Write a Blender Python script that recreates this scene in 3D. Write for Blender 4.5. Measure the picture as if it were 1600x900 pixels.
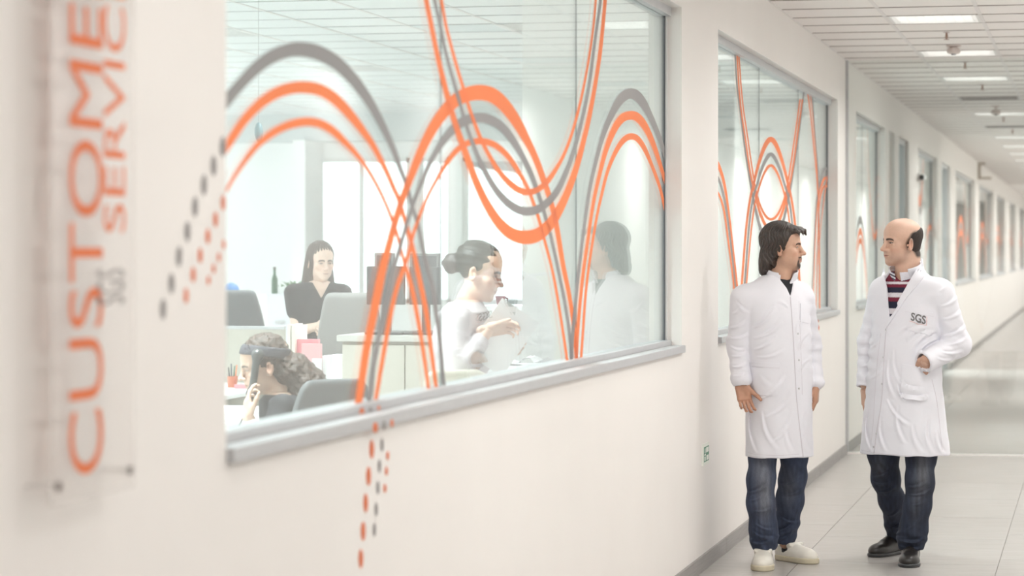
import bpy, bmesh, math, random
import numpy as np
from mathutils import Vector, Matrix

for _o in list(bpy.data.objects):
    bpy.data.objects.remove(_o, do_unlink=True)
SC = bpy.context.scene
COL = SC.collection
R = math.radians

# ------------------------------------------------------------------ camera
FPX = 4110.0          # focal length in pixels of the 1600 px wide frame
YAW = R(12.5)
EYE = 1.59
HOR = 393.5
cam_d = bpy.data.cameras.new('camera')
cam = bpy.data.objects.new('camera', cam_d)
COL.objects.link(cam)
cam_d.sensor_width = 36.0
cam_d.lens = 36.0 * FPX / 1600.0
cam_d.shift_y = -(450 - HOR) / 1600.0
cam_d.clip_end = 300
cam.location = (0, 0, EYE)
cam.rotation_euler = (R(90), 0, YAW)
cam_d.dof.use_dof = True
cam_d.dof.focus_distance = 13.3
cam_d.dof.aperture_fstop = 3.1
SC.camera = cam

# ------------------------------------------------------------------ world, exposure
w = bpy.data.worlds.new('sky')
SC.world = w
w.use_nodes = True
bg = w.node_tree.nodes['Background']
bg.inputs[0].default_value = (0.93, 0.98, 1.0, 1)
bg.inputs[1].default_value = 2.3
vs = SC.view_settings
vs.view_transform = 'Standard'
vs.look = 'None'
vs.gamma = 1.0
vs.use_curve_mapping = False
vs.exposure = 0.14
SC.cycles.transparent_max_bounces = 24
SC.cycles.max_bounces = 10
SC.cycles.diffuse_bounces = 5
SC.cycles.caustics_reflective = False
SC.cycles.caustics_refractive = False
LAMP_W = 14.0         # watts of one ceiling fitting

FW = Vector((-math.sin(YAW), math.cos(YAW), 0))
RT = Vector((math.cos(YAW), math.sin(YAW), 0))
def at(px, py, d):
    """world point of a photo pixel at depth d"""
    return Vector((0, 0, EYE)) + FW*d + RT*((px-800)/FPX*d) + Vector((0, 0, (HOR-py)/FPX*d))
def onx(px, py, X):
    """world point of a photo pixel on the plane x = X"""
    dr = FW + RT*((px-800)/FPX) + Vector((0, 0, (HOR-py)/FPX))
    t = X/dr.x
    return Vector((0, 0, EYE)) + dr*t

# ------------------------------------------------------------------ materials
MATS = {}
def mat(name, col, rough=0.6, metal=0.0, noise=0.0, nscale=8.0, bump=0.0, bscale=60.0, attr=None,
        stretch=None, emis=None, estr=0.0, spec=0.5, transl=0.0, sheen=0.0, coat=0.0, sss=0.0):
    if name in MATS: return MATS[name]
    m = bpy.data.materials.new(name); m.use_nodes = True
    nt = m.node_tree; N = nt.nodes; L = nt.links
    b = N['Principled BSDF']
    b.inputs['Base Color'].default_value = (*col, 1)
    b.inputs['Roughness'].default_value = rough
    b.inputs['Metallic'].default_value = metal
    b.inputs['Specular IOR Level'].default_value = spec
    b.inputs['Sheen Weight'].default_value = sheen
    b.inputs['Coat Weight'].default_value = coat
    if sss:
        b.inputs['Subsurface Weight'].default_value = sss
        b.inputs['Subsurface Radius'].default_value = (.012, .005, .003)
        b.inputs['Subsurface Scale'].default_value = 0.6
    if emis:
        b.inputs['Emission Color'].default_value = (*emis, 1)
        b.inputs['Emission Strength'].default_value = estr
    tc = N.new('ShaderNodeTexCoord')
    src = tc.outputs['Object']
    if stretch:
        mp = N.new('ShaderNodeMapping'); mp.inputs['Scale'].default_value = stretch
        L.new(src, mp.inputs[0]); src = mp.outputs[0]
    base = None
    if attr:
        a = N.new('ShaderNodeAttribute'); a.attribute_name = attr
        base = a.outputs['Color']
    if noise:
        n = N.new('ShaderNodeTexNoise'); n.inputs['Scale'].default_value = nscale
        n.inputs['Detail'].default_value = 5
        L.new(src, n.inputs['Vector'])
        mr = N.new('ShaderNodeMapRange'); mr.inputs[1].default_value = .25; mr.inputs[2].default_value = .75
        mr.inputs[3].default_value = 1-noise; mr.inputs[4].default_value = 1+noise
        L.new(n.outputs[0], mr.inputs[0])
        mx = N.new('ShaderNodeVectorMath'); mx.operation = 'MULTIPLY'
        if base: L.new(base, mx.inputs[0])
        else: mx.inputs[0].default_value = col
        L.new(mr.outputs[0], mx.inputs[1])
        base = mx.outputs[0]
    if base: L.new(base, b.inputs['Base Color'])
    if bump:
        n = N.new('ShaderNodeTexNoise'); n.inputs['Scale'].default_value = bscale
        n.inputs['Detail'].default_value = 4
        L.new(src, n.inputs['Vector'])
        bp = N.new('ShaderNodeBump'); bp.inputs['Strength'].default_value = bump
        bp.inputs['Distance'].default_value = 0.004
        L.new(n.outputs[0], bp.inputs['Height']); L.new(bp.outputs[0], b.inputs['Normal'])
    if transl:
        tr = N.new('ShaderNodeBsdfTranslucent'); tr.inputs[0].default_value = (*col, 1)
        ms = N.new('ShaderNodeMixShader'); ms.inputs[0].default_value = transl
        L.new(b.outputs[0], ms.inputs[1]); L.new(tr.outputs[0], ms.inputs[2])
        L.new(ms.outputs[0], N['Material Output'].inputs[0])
    MATS[name] = m
    return m

def glass_mat(name, tint, f0=0.04, rough=0.0, haze=0.0):
    """thin architectural glass: clear transmission plus Schlick reflection"""
    m = bpy.data.materials.new(name); m.use_nodes = True
    nt = m.node_tree; N = nt.nodes; L = nt.links
    N.remove(N['Principled BSDF'])
    lw = N.new('ShaderNodeLayerWeight'); lw.inputs[0].default_value = 0.5
    pw = N.new('ShaderNodeMath'); pw.operation = 'POWER'; pw.inputs[1].default_value = 5
    L.new(lw.outputs['Facing'], pw.inputs[0])
    ma = N.new('ShaderNodeMath'); ma.operation = 'MULTIPLY_ADD'
    ma.inputs[1].default_value = .76; ma.inputs[2].default_value = f0
    L.new(pw.outputs[0], ma.inputs[0])
    t = N.new('ShaderNodeBsdfTransparent'); t.inputs[0].default_value = (*tint, 1)
    g = N.new('ShaderNodeBsdfGlossy'); g.inputs['Roughness'].default_value = rough
    g.inputs[0].default_value = (1, 1, 1, 1)
    first = t.outputs[0]
    if haze:
        dfs = N.new('ShaderNodeBsdfTranslucent'); dfs.inputs[0].default_value = (.93, .9, .88, 1)
        df2 = N.new('ShaderNodeBsdfDiffuse'); df2.inputs[0].default_value = (.93, .9, .88, 1)
        m2 = N.new('ShaderNodeMixShader'); m2.inputs[0].default_value = .5
        L.new(dfs.outputs[0], m2.inputs[1]); L.new(df2.outputs[0], m2.inputs[2])
        mh = N.new('ShaderNodeMixShader'); mh.inputs[0].default_value = haze
        L.new(t.outputs[0], mh.inputs[1]); L.new(m2.outputs[0], mh.inputs[2])
        first = mh.outputs[0]
    mx = N.new('ShaderNodeMixShader')
    L.new(ma.outputs[0], mx.inputs[0]); L.new(first, mx.inputs[1]); L.new(g.outputs[0], mx.inputs[2])
    L.new(mx.outputs[0], N['Material Output'].inputs[0])
    MATS[name] = m
    return m

WALL = mat('wall_paint', (.82, .787, .757), .55, noise=.012, nscale=2.5, bump=.05, bscale=300)
OWALL = mat('office_wall_paint', (.90, .905, .90), .6, noise=.015, nscale=2)
ALU = mat('grey_aluminium', (.52, .525, .535), .42, .25, noise=.03, nscale=20)
ALUL = mat('pale_aluminium', (.70, .69, .68), .45, .1)
ALUD = mat('dark_gasket', (.10, .10, .11), .6)  # own dark colour of the pane gaskets
ORANGE = mat('orange_vinyl', (.81, .175, .036), .45, noise=.02, nscale=3, transl=.2)
GREYV = mat('grey_vinyl', (.25, .232, .228), .45, noise=.03, nscale=3, transl=.15)
GLASS = glass_mat('window_glass', (.955, .993, .988))
GLASS2 = glass_mat('partition_glass', (.975, .992, .985))
ACRYL = glass_mat('sign_acrylic', (.97, .965, .96), .05, haze=.12)
WHITE = mat('white_laminate', (.82, .82, .81), .4, noise=.01, nscale=3)
BEIGE = mat('beige_panel', (.52, .49, .43), .7, noise=.03, nscale=12, bump=.1, bscale=400)
DARKP = mat('dark_plastic', (.035, .037, .04), .4, noise=.05, nscale=10)
GREYP = mat('grey_plastic', (.24, .245, .25), .5, noise=.04, nscale=10)
CHROME = mat('steel', (.55, .55, .56), .25, 1.0, noise=.02)

# ------------------------------------------------------------------ helpers
def link(o, parent=None):
    COL.objects.link(o)
    if parent: o.parent = parent
    return o
def tag(o, label=None, cat=None, group=None, kind=None):
    if label: o['label'] = label
    if cat: o['category'] = cat
    if group: o['group'] = group
    if kind: o['kind'] = kind
    return o
def empty(name, loc=(0, 0, 0), rz=0.0, label=None, cat=None, group=None, kind=None):
    o = bpy.data.objects.new(name, None); COL.objects.link(o)
    o.location = loc; o.rotation_euler = (0, 0, rz); o.empty_display_size = .1
    return tag(o, label, cat, group, kind)
def mesh_obj(name, verts, faces, m, parent=None, smooth=False):
    me = bpy.data.meshes.new(name)
    me.from_pydata([tuple(v) for v in verts], [], faces)
    me.update()
    if m: me.materials.append(m)
    if smooth:
        me.polygons.foreach_set('use_smooth', [True]*len(me.polygons))
    return link(bpy.data.objects.new(name, me), parent)
class MB:
    """collects simple solids into one mesh"""
    def __init__(s): s.bm = bmesh.new()
    def box(s, lo, hi, bevel=0.0, M=None):
        c = [(a+b)/2 for a, b in zip(lo, hi)]; d = [abs(b-a) for a, b in zip(lo, hi)]
        r = bmesh.ops.create_cube(s.bm, size=1.0)
        vs_ = r['verts']
        for v in vs_: v.co = Vector((v.co.x*d[0]+c[0], v.co.y*d[1]+c[1], v.co.z*d[2]+c[2]))
        if bevel:
            es = list({e for v in vs_ for e in v.link_edges})
            rb = bmesh.ops.bevel(s.bm, geom=es, offset=bevel, segments=2, affect='EDGES', profile=.7)
            vs_ = list({v for f in rb['faces'] for v in f.verts} | {v for v in vs_ if v.is_valid})
        if M is not None:
            for v in vs_: v.co = M @ v.co
        return s
    def tube(s, pts, r, n=8, cap=True):
        pts = [Vector(p) for p in pts]
        rr = r if isinstance(r, (list, tuple)) else [r]*len(pts)
        rings = []
        up = Vector((0, 0, 1))
        for i, p in enumerate(pts):
            t = (pts[min(i+1, len(pts)-1)] - pts[max(i-1, 0)]).normalized()
            a = up.cross(t)
            if a.length < 1e-3: a = Vector((1, 0, 0)).cross(t)
            a.normalize(); b_ = t.cross(a)
            rings.append([s.bm.verts.new(p + (a*math.cos(2*math.pi*k/n) + b_*math.sin(2*math.pi*k/n))*rr[i]) for k in range(n)])
        for i in range(len(rings)-1):
            for k in range(n):
                s.bm.faces.new((rings[i][k], rings[i][(k+1) % n], rings[i+1][(k+1) % n], rings[i+1][k]))
        if cap:
            s.bm.faces.new(rings[0][::-1]); s.bm.faces.new(rings[-1])
        return s
    def lathe(s, prof, c=(0, 0, 0), n=20, M=None):
        rings = []
        for (r, z) in prof:
            rings.append([s.bm.verts.new((c[0]+r*math.cos(2*math.pi*k/n), c[1]+r*math.sin(2*math.pi*k/n), c[2]+z)) for k in range(n)])
        for i in range(len(rings)-1):
            for k in range(n):
                s.bm.faces.new((rings[i][k], rings[i][(k+1) % n], rings[i+1][(k+1) % n], rings[i+1][k]))
        s.bm.faces.new(rings[0][::-1]); s.bm.faces.new(rings[-1])
        if M is not None:
            for rg in rings:
                for v in rg: v.co = M @ v.co
        return s
    def prism(s, pts2, axis, a0, a1):
        """extrude a 2-D outline along an axis ('x','y','z')"""
        def p3(u, v, t): return {'x': (t, u, v), 'y': (u, t, v), 'z': (u, v, t)}[axis]
        A = [s.bm.verts.new(p3(u, v, a0)) for u, v in pts2]
        B = [s.bm.verts.new(p3(u, v, a1)) for u, v in pts2]
        n = len(A)
        s.bm.faces.new(A[::-1]); s.bm.faces.new(B)
        for k in range(n): s.bm.faces.new((A[k], A[(k+1) % n], B[(k+1) % n], B[k]))
        return s
    def build(s, name, m, parent=None, smooth=False):
        bmesh.ops.recalc_face_normals(s.bm, faces=s.bm.faces)
        me = bpy.data.meshes.new(name); s.bm.to_mesh(me); s.bm.free()
        if m: me.materials.append(m)
        if smooth: 
            me.polygons.foreach_set('use_smooth', [True]*len(me.polygons))
            try: me.set_sharp_from_angle(angle=R(40))
            except Exception: pass
        return link(bpy.data.objects.new(name, me), parent)
def boxo(name, lo, hi, m, parent=None, bevel=0.0):
    return MB().box(lo, hi, bevel).build(name, m, parent)

def text_mesh(s, bold=0.0):
    cu = bpy.data.curves.new('t', 'FONT'); cu.body = s; cu.resolution_u = 6
    cu.extrude = 0.0; cu.offset = bold
    o = bpy.data.objects.new('t', cu); COL.objects.link(o)
    dg = bpy.context.evaluated_depsgraph_get()
    me = bpy.data.meshes.new_from_object(o.evaluated_get(dg))
    v = np.empty(len(me.vertices)*3, 'f'); me.vertices.foreach_get('co', v); v = v.reshape(-1, 3)
    f = [tuple(p.vertices) for p in me.polygons]
    bpy.data.objects.remove(o, do_unlink=True); bpy.data.curves.remove(cu); bpy.data.meshes.remove(me)
    return v, f
def text_on(name, s, origin, du, dv, length, height, m, parent=None, thick=0.0, bold=0.0):
    """flat lettering: starts at origin, runs along du for length, cap height along dv"""
    v, f = text_mesh(s, bold)
    lo = v.min(0); hi = v.max(0)
    U = (v[:, 0]-lo[0])/(hi[0]-lo[0])*length; V = (v[:, 1]-lo[1])/(hi[1]-lo[1])*height
    du = Vector(du); dv = Vector(dv); o = Vector(origin)
    P = [o + du*float(a) + dv*float(b) for a, b in zip(U, V)]
    if thick:
        n = len(P); nn = du.cross(dv)*thick
        P2 = P + [p + nn for p in P]
        from collections import Counter
        ed = Counter()
        for q in f:
            for a, b in zip(q, q[1:]+q[:1]): ed[(a, b)] += 1
        F = [tuple(reversed(q)) for q in f] + [tuple(i+n for i in q) for q in f]
        for (a, b) in ed:
            if (b, a) not in ed: F.append((a, b, b+n, a+n))
        return mesh_obj(name, P2, F, m, parent)
    return mesh_obj(name, P, f, m, parent)
# ================================================================== the setting
XW = -1.916           # corridor face of the long wall
XB = XW - .16         # its office face
XG = XW - .078        # outer face of the glass
XR = 1.084            # wall on the other side of the corridor
CEIL = 3.10
ZT, ZB = 2.75, 1.113  # window opening
OX0 = -11.0           # outer wall of the office
OY0, OY1 = 2.0, 28.0
YE = 84.0
TILE_Y0 = 16.95       # a ceiling joint

# openings in the long wall: y0, y1, z0, z1, kind
OPEN = [(5.66, 12.36, ZB, ZT, 'win'), (13.60, 20.12, ZB, ZT, 'win'), (21.70, 24.75, ZB, ZT, 'win'),
        (25.25, 25.95, ZB, ZT, 'win'), (26.55, 27.95, 0.0, ZT, 'door'), (29.5, 33.1, ZB, ZT, 'win'),
        (34.1, 36.1, 0.0, ZT, 'door'), (37.5, 43.6, ZB, ZT, 'win'), (45.2, 51.6, ZB, ZT, 'win'),
        (53.4, 58.6, ZB, ZT, 'win'), (61.5, 66.5, ZB, ZT, 'win'), (69.5, 75.0, ZB, ZT, 'win')]
mb = MB(); y = -4.0
for (a, b, z0, z1, k) in OPEN:
    mb.box((XB, y, 0), (XW, a, CEIL+.05))
    if z0 > 0: mb.box((XB, a, 0), (XW, b, z0))
    mb.box((XB, a, z1), (XW, b, CEIL+.05)); y = b
mb.box((XB, y, 0), (XW, YE, CEIL+.05))
wall_left = tag(mb.build('wall_left', WALL), 'long cream corridor wall with a row of windows', kind='structure')
wall_right = tag(boxo('wall_right', (XR, -4, 0), (XR+.15, YE, CEIL+.05), mat('wall_paint_white', (.89, .87, .85), .6, noise=.01, nscale=2)), 'plain cream wall opposite the windows', kind='structure')
wall_back = tag(boxo('wall_back', (XB, -4.15, 0), (XR+.15, -4, CEIL+.05), WALL), 'cream wall behind the viewer', kind='structure')
wall_end = tag(boxo('wall_far', (XB, YE, 0), (XR+.15, YE+.15, CEIL+.05), WALL), 'far end wall of the corridor', kind='structure')

# ---- floor: slab, separate tiles where they can be told apart
FT = mat('floor_tile', (.44, .418, .40), .27, noise=.07, nscale=3.0, stretch=(1.2, 14, 1), bump=.02, bscale=30)
GROUT = mat('floor_grout', (.20, .185, .17), .8)
floor = tag(boxo('floor', (OX0-.2, -4, -.12), (XR, YE, -.004), GROUT), 'pale taupe tiled floor', kind='structure')
fx = [XW, -1.48, -.48, .52, XR]
rng = random.Random(4)
far = MB()
for c in range(4):
    off = [.35, .95, .05, .6][c]
    y = 6.6 + off; k = 0
    while y < 78:
        x0, x1 = fx[c]+.0015, fx[c+1]-.0015
        if 10.5 < y < 50:
            o = boxo('floor_tile', (-(x1-x0)/2, -.5985, -.004), ((x1-x0)/2, .5985, 0), FT, floor)
            o.location = ((x0+x1)/2, y+.6, 0)
        else:
            far.box((x0, y+.0015, -.004), (x1, y+1.1985, 0))
        y += 1.2
    far.box((fx[c]+.0015, -4, -.004), (fx[c+1]-.0015, 6.6+off-.0015, 0))
tag(far.build('floor_tile_field', FT, floor), kind='stuff')
OF = mat('office_floor', (.42, .41, .39), .5, noise=.05, nscale=2)
tag(boxo('floor_office', (OX0, OY0, -.004), (XB, YE-20, .0), OF), 'pale office floor beyond the glass', kind='structure')

# ---- baseboard in short lengths
BBM = mat('baseboard_laminate', (.30, .285, .275), .5, noise=.12, nscale=5, stretch=(4, 1, 26))
bb = empty('baseboard_left', (XW, 0, 0), label='grey wood-grain baseboard along the cream wall', kind='structure')
def baseboard(a, b):
    o = boxo('baseboard_length', (0, a+.003, 0), (.013, b-.003, .078), BBM, bb)
y = -4.0
seg = []
for (a, b, z0, z1, k) in OPEN:
    if k == 'door': seg.append((y, a)); y = b
seg.append((y, YE))
for (a, b) in seg:
    t = a
    while t < b-.05:
        ln = 1.62 if t < 45 else 20
        baseboard(t, min(t+ln, b)); t += ln

# ---- ceiling: tiles in a grid with runners
CT = mat('ceiling_tile', (.88, .845, .82), .85, noise=.03, nscale=90, bump=.15, bscale=500)
TB = mat('ceiling_runner', (.78, .75, .735), .5)
CV = mat('ceiling_void', (.16, .14, .135), .9)
ceiling = tag(boxo('ceiling', (OX0-.2, -4, CEIL+.045), (XR+.15, YE, CEIL+.12), CV), 'suspended ceiling of white tiles', kind='structure')
LIT = [TILE_Y0 + 3*k for k in range(-6, 22)]
def is_fix(y): return any(abs(y-l) < .1 for l in LIT)
tile_me = None
bulk = MB()
for c in range(5):
    x0 = XW + .6*c
    for r in range(-35, 111):
        y0 = TILE_Y0 + .6*r
        if y0 < -3.9 or y0 > YE-.6: continue
        if c in (1, 3) and is_fix(y0): continue
        if 11.4 < y0 < 38 and (c < 4 or y0 < 20):
            if tile_me is None:
                o = boxo('ceiling_tile', (-.288, -.2965, 0), (.288, .2965, .018), CT, ceiling, .0)
                tile_me = o.data
            else:
                o = link(bpy.data.objects.new('ceiling_tile', tile_me), ceiling)
            o.location = (x0+.3, y0+.3, CEIL)
        else:
            bulk.box((x0+.012, y0+.0035, CEIL), (x0+.588, y0+.5965, CEIL+.018))
tag(bulk.build('ceiling_tile_field', CT, ceiling), kind='stuff')
for c in range(6):
    x = XW + .6*c
    o = boxo('ceiling_runner', (max(x-.013, XW), -4, CEIL-.004), (min(x+.013, XR), YE, CEIL+.03), TB, ceiling)
SHADOWBAR = mat('ceiling_shadow_bar', (.36, .315, .295), .6)  # dark bars stand in for the shadow lines along the tile edges
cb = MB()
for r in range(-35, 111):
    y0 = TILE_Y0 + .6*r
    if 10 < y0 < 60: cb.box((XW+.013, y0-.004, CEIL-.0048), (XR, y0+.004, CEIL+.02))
tag(cb.build('ceiling_shadow_bar', SHADOWBAR, ceiling), kind='stuff')
# office ceiling
bulk = MB(); n = 0
CTO = mat('office_ceiling_tile', (.79, .82, .825), .85, noise=.02, nscale=60)
OXC = [XB - .6*k for k in range(15)]
OLIT = [(c, TILE_Y0 + 3.6*k) for c in (2, 6, 10, 13) for k in range(-4, 4)]
oc = empty('ceiling_office', (0, 0, CEIL), label='suspended tile ceiling of the office behind the glass', kind='structure')
ome = None
for c in range(14):
    x1 = OXC[c]
    for r in range(-26, 19):
        y0 = TILE_Y0 + .6*r
        if y0 < OY0 or y0 > OY1-.6: continue
        if any(cc == c and abs(y0-l) < .1 for cc, l in OLIT): continue
        if 14.0 < y0 < 27 and 1 <= c <= 11:
            if ome is None:
                o = boxo('ceiling_tile', (-.2885, -.2975, 0), (.2885, .2975, .018), CTO, oc); ome = o.data
            else: o = link(bpy.data.objects.new('ceiling_tile', ome), oc)
            o.location = (x1-.3, y0+.3, 0)
        else: bulk.box((x1-.5885, y0+.0025, 0), (x1-.0115, y0+.5975, .018))
tag(bulk.build('ceiling_tile_field', CTO, oc), kind='stuff')
for c in range(15):
    x = OXC[c]
    boxo('ceiling_runner', (x-.011, OY0, -.004), (x+.011, OY1, .03), TB, oc)
SHADOWBARO = mat('office_shadow_bar', (.58, .60, .60), .6)  # paler bars, again in place of tile-edge shadow lines
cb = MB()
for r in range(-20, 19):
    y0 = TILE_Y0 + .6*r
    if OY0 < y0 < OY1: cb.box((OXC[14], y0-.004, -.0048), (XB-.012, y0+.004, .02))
tag(cb.build('ceiling_shadow_bar', SHADOWBARO, oc), kind='stuff')
tag(boxo('ceiling_rooms', (-5.2, OY1+.1, CEIL), (XB, YE-20, CEIL+.04), CT), 'white ceiling of the rooms farther along', kind='structure')

# ---- office shell
mb = MB()   # outer wall with a long window band
mb.box((OX0-.2, OY0, 0), (OX0, OY1, .6)); mb.box((OX0-.2, OY0, 2.85), (OX0, OY1, CEIL+.05))
for k in range(8):
    yy = OY0 + k*(OY1-OY0-.5)/7
    mb.box((OX0-.2, yy, .6), (OX0, yy+.5, 2.85))
tag(mb.build('wall_office_side', OWALL), 'outer office wall with a window band', kind='structure')
def px_x(px, Y): # world x of a photo column on the plane y = Y
    ph = YAW - math.atan((px-800)/FPX)
    return -Y*math.tan(ph)
# end wall: bulkhead above, two tall bright windows
xa, xb_, xc, xd = px_x(484, OY1), px_x(640, OY1), px_x(652, OY1), px_x(704, OY1)
xe, xf = px_x(722, OY1), px_x(840, OY1)
wz0, wz1 = 1.02, 2.63
mb = MB()
mb.box((OX0, OY1, 0), (XB, OY1+.2, wz0)); mb.box((OX0, OY1, wz1), (XB, OY1+.2, CEIL+.05))
mb.box((OX0, OY1, wz0), (xa, OY1+.2, wz1)); mb.box((xb_, OY1, wz0), (xc, OY1+.2, wz1))
mb.box((xd, OY1, wz0), (xe, OY1+.2, wz1)); mb.box((xf, OY1, wz0), (XB, OY1+.2, wz1))
tag(mb.build('wall_office_end', OWALL), 'white end wall of the office with bright windows', kind='structure')
BULK = mat('bulkhead_paint', (.62, .66, .66), .7)
tag(boxo('trim_1', (OX0, OY1-.35, 2.80), (XB, OY1, CEIL), BULK), 'pale grey bulkhead across the office end wall', kind='structure')
for n, (a, b) in enumerate(((xa, xb_), (xc, xd), (xe, xf))):
    e = empty('window_%d' % (20+n), (0, OY1+.05, 0), label='bright %s window in the office end wall' % ('wide left', 'narrow middle', 'right')[n], kind='structure')
    mb = MB()
    for z in (wz0, wz1-.05): mb.box((a, 0, z), (b, .06, z+.05))
    for x in (a, b-.05): mb.box((x, 0, wz0), (x+.05, .06, wz1))
    if n == 0: mb.box(((a+b)/2-.025, .01, wz0), ((a+b)/2+.025, .05, wz1))
    mb.build('window_frame', WHITE, e)
    boxo('pane', (a+.05, .02, wz0+.05), (b-.05, .03, wz1-.05), GLASS2, e)
# white pier standing off the end wall
tag(boxo('trim_2', (px_x(462, 27.4), 27.3, 0), (px_x(481, 27.4), OY1, 2.8), OWALL), 'white pier beside the bright office window', kind='structure')
tag(boxo('wall_office_near', (OX0, OY0-.15, 0), (XB, OY0, CEIL+.05), OWALL), 'near end wall of the office', kind='structure')
# short cross walls behind the piers between the windows
CROSS = mat('cross_wall_paint', (.92, .915, .895), .6, noise=.01, nscale=2)
for n, (yy, ln) in enumerate(((13.02, .757), (21.0, .75), (25.0, .7))):
    tag(boxo('wall_cross_%d' % (n+1), (XB-ln, yy, 0), (XB, yy+.3, CEIL), CROSS),
        'short pale cross wall behind %s window pier' % ('the first', 'the second', 'the third')[n], kind='structure')
tag(boxo('wall_rooms', (-5.3, OY1+.2, 0), (-5.2, YE-20, CEIL+.04), OWALL), 'pale rear wall of the rooms farther along', kind='structure')
for n, yy in enumerate((33.6, 44.2, 52.3, 60.0)):
    tag(boxo('wall_rooms_%d' % (n+1), (-5.2, yy, 0), (XB, yy+.12, CEIL), OWALL), 'pale dividing wall between far rooms', kind='structure')

# ---- interior windows of the long wall
def frame_window(n, a, b, z0, z1, seams, label):
    e = empty('window_%d' % n, (XG, a, 0), label=label, kind='structure')
    L = b-a
    # sill
    mb = MB().box((XB-XG, -.0, z0), (XW-XG+.02, L, z0+.034), .004)
    mb.build('window_sill', ALU, e)
    boxo('bottom_rail', (-.05, 0, z0+.034), (.03, L, z0+.058), ALU, e, .002)
    boxo('top_rail', (-.05, 0, z1-.042), (.03, L, z1), ALU, e, .002)
    for (p, q) in ((0, .026), (L-.026, L)): boxo('side_rail', (-.05, p, z0+.058), (.012, q, z1-.042), ALUL, e, .002)
    for (p, q) in ((.026, .034), (L-.034, L-.026)): boxo('gasket', (-.012, p, z0+.058), (.004, q, z1-.042), ALUD, e)
    ys = [.034] + [s-a for s in seams] + [L-.034]
    for i in range(len(ys)-1):
        boxo('pane', (-.008, ys[i]+(.0015 if i else 0), z0+.058), (0, ys[i+1]-.0015, z1-.042), GLASS, e)
    for s in ys[1:-1]:
        boxo('pane_seam', (-.007, s-.0015, z0+.058), (-.001, s+.0015, z1-.042), GREYP, e)
    return e
WIN = []
names = ['nearest long corridor window with orange and grey stripes', 'second long corridor window, behind the two men',
         'third corridor window, left of the bald man', 'narrow corridor pane right of the third window', '',
         'corridor window above the bald man, past the narrow panes', '', 'corridor window just past the far glass door',
         'blurred corridor window, second past the far glass door', 'blurred corridor window, third past the far glass door',
         'blurred corridor window, fourth past the far glass door', 'most distant corridor window']
nw = nd = 0
for i, (a, b, z0, z1, k) in enumerate(OPEN):
    if k == 'win':
        nw += 1
        if i == 0: seams = [onx(690.5, 400, XG).y, onx(901.5, 100, XG).y]
        elif i == 1: seams = [onx(1187, 100, XG).y, onx(1248, 200, XG).y]
        elif b-a > 2: seams = [a+(b-a)*.5]
        else: seams = []
        WIN.append(frame_window(nw, a, b, z0, z1, seams, names[i]))
    else:
        nd += 1
        e = empty('door_%d' % nd, (XG, a, 0), kind='structure',
                  label=('glass door in grey frame behind the bald man', 'farther glass door right of the bald man')[nd-1])
        L = b-a
        for (p, q) in ((0, .05), (L-.05, L)): boxo('door_post', (-.05, p, 0), (.04, q, z1), ALU, e, .002)
        boxo('door_head', (-.05, .05, z1-.05), (.04, L-.05, z1), ALU, e)
        lf = boxo('door_pane', (-.008, .055, .01), (0, L-.055, z1-.055), GLASS, e)
        MB().tube([(.05, .12, .9), (.05, .12, 1.25)], .012).build('door_handle', CHROME, lf)
        WIN.append(e)

# ---- vinyl stripes and dots, on the glass and the wall
def crom(st, sub=7):
    st = [np.array(s, float) for s in st]; out = []
    n = len(st)
    for i in range(n-1):
        p0, p1, p2, p3 = st[max(i-1, 0)], st[i], st[i+1], st[min(i+2, n-1)]
        for k in range(sub):
            t = k/sub
            out.append(.5*((2*p1)+(-p0+p2)*t+(2*p0-5*p1+4*p2-p3)*t*t+(-p0+3*p1-3*p2+p3)*t**3))
    out.append(st[-1]); return np.array(out)
lay = [0]
def ribbon(parent, st, m, X, zlim=(1.171, 2.708), ylim=None, label=None):
    q = crom(st)
    for _ in range(3): q[1:-1] = (q[:-2]+2*q[1:-1]+q[2:])/4
    t = np.gradient(q[:, :2], axis=0); t /= np.linalg.norm(t, axis=1)[:, None]
    nrm = np.stack([-t[:, 1], t[:, 0]], 1)
    lay[0] += 1
    Xl = X + .0006 + .0002*(lay[0] % 12)
    V = []; keep = []
    for (x, y_, wd), nn in zip(q, nrm):
        a = onx(x-nn[0]*wd/2, y_-nn[1]*wd/2, Xl); b = onx(x+nn[0]*wd/2, y_+nn[1]*wd/2, Xl)
        for p in (a, b):
            p.z = min(max(p.z, zlim[0]), zlim[1])
            if ylim: p.y = min(max(p.y, ylim[0]), ylim[1])
        V += [a, b]
    F = []
    for i in range(len(q)-1):
        A = [V[2*i], V[2*i+1], V[2*i+3], V[2*i+2]]
        if max(p.z for p in A)-min(p.z for p in A) < 1e-5 or max(p.y for p in A)-min(p.y for p in A) < 1e-6: continue
        F.append((2*i, 2*i+1, 2*i+3, 2*i+2))
    inv = parent.matrix_world.inverted() if False else Matrix.Translation(-Vector(parent.location))
    o = mesh_obj('vinyl_stripe', [inv @ p for p in V], F, m, parent)
    if label: o['label'] = label
    return o
O, G = ORANGE, GREYV
W1 = WIN[0]; Y1 = (5.70, 12.32)
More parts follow.
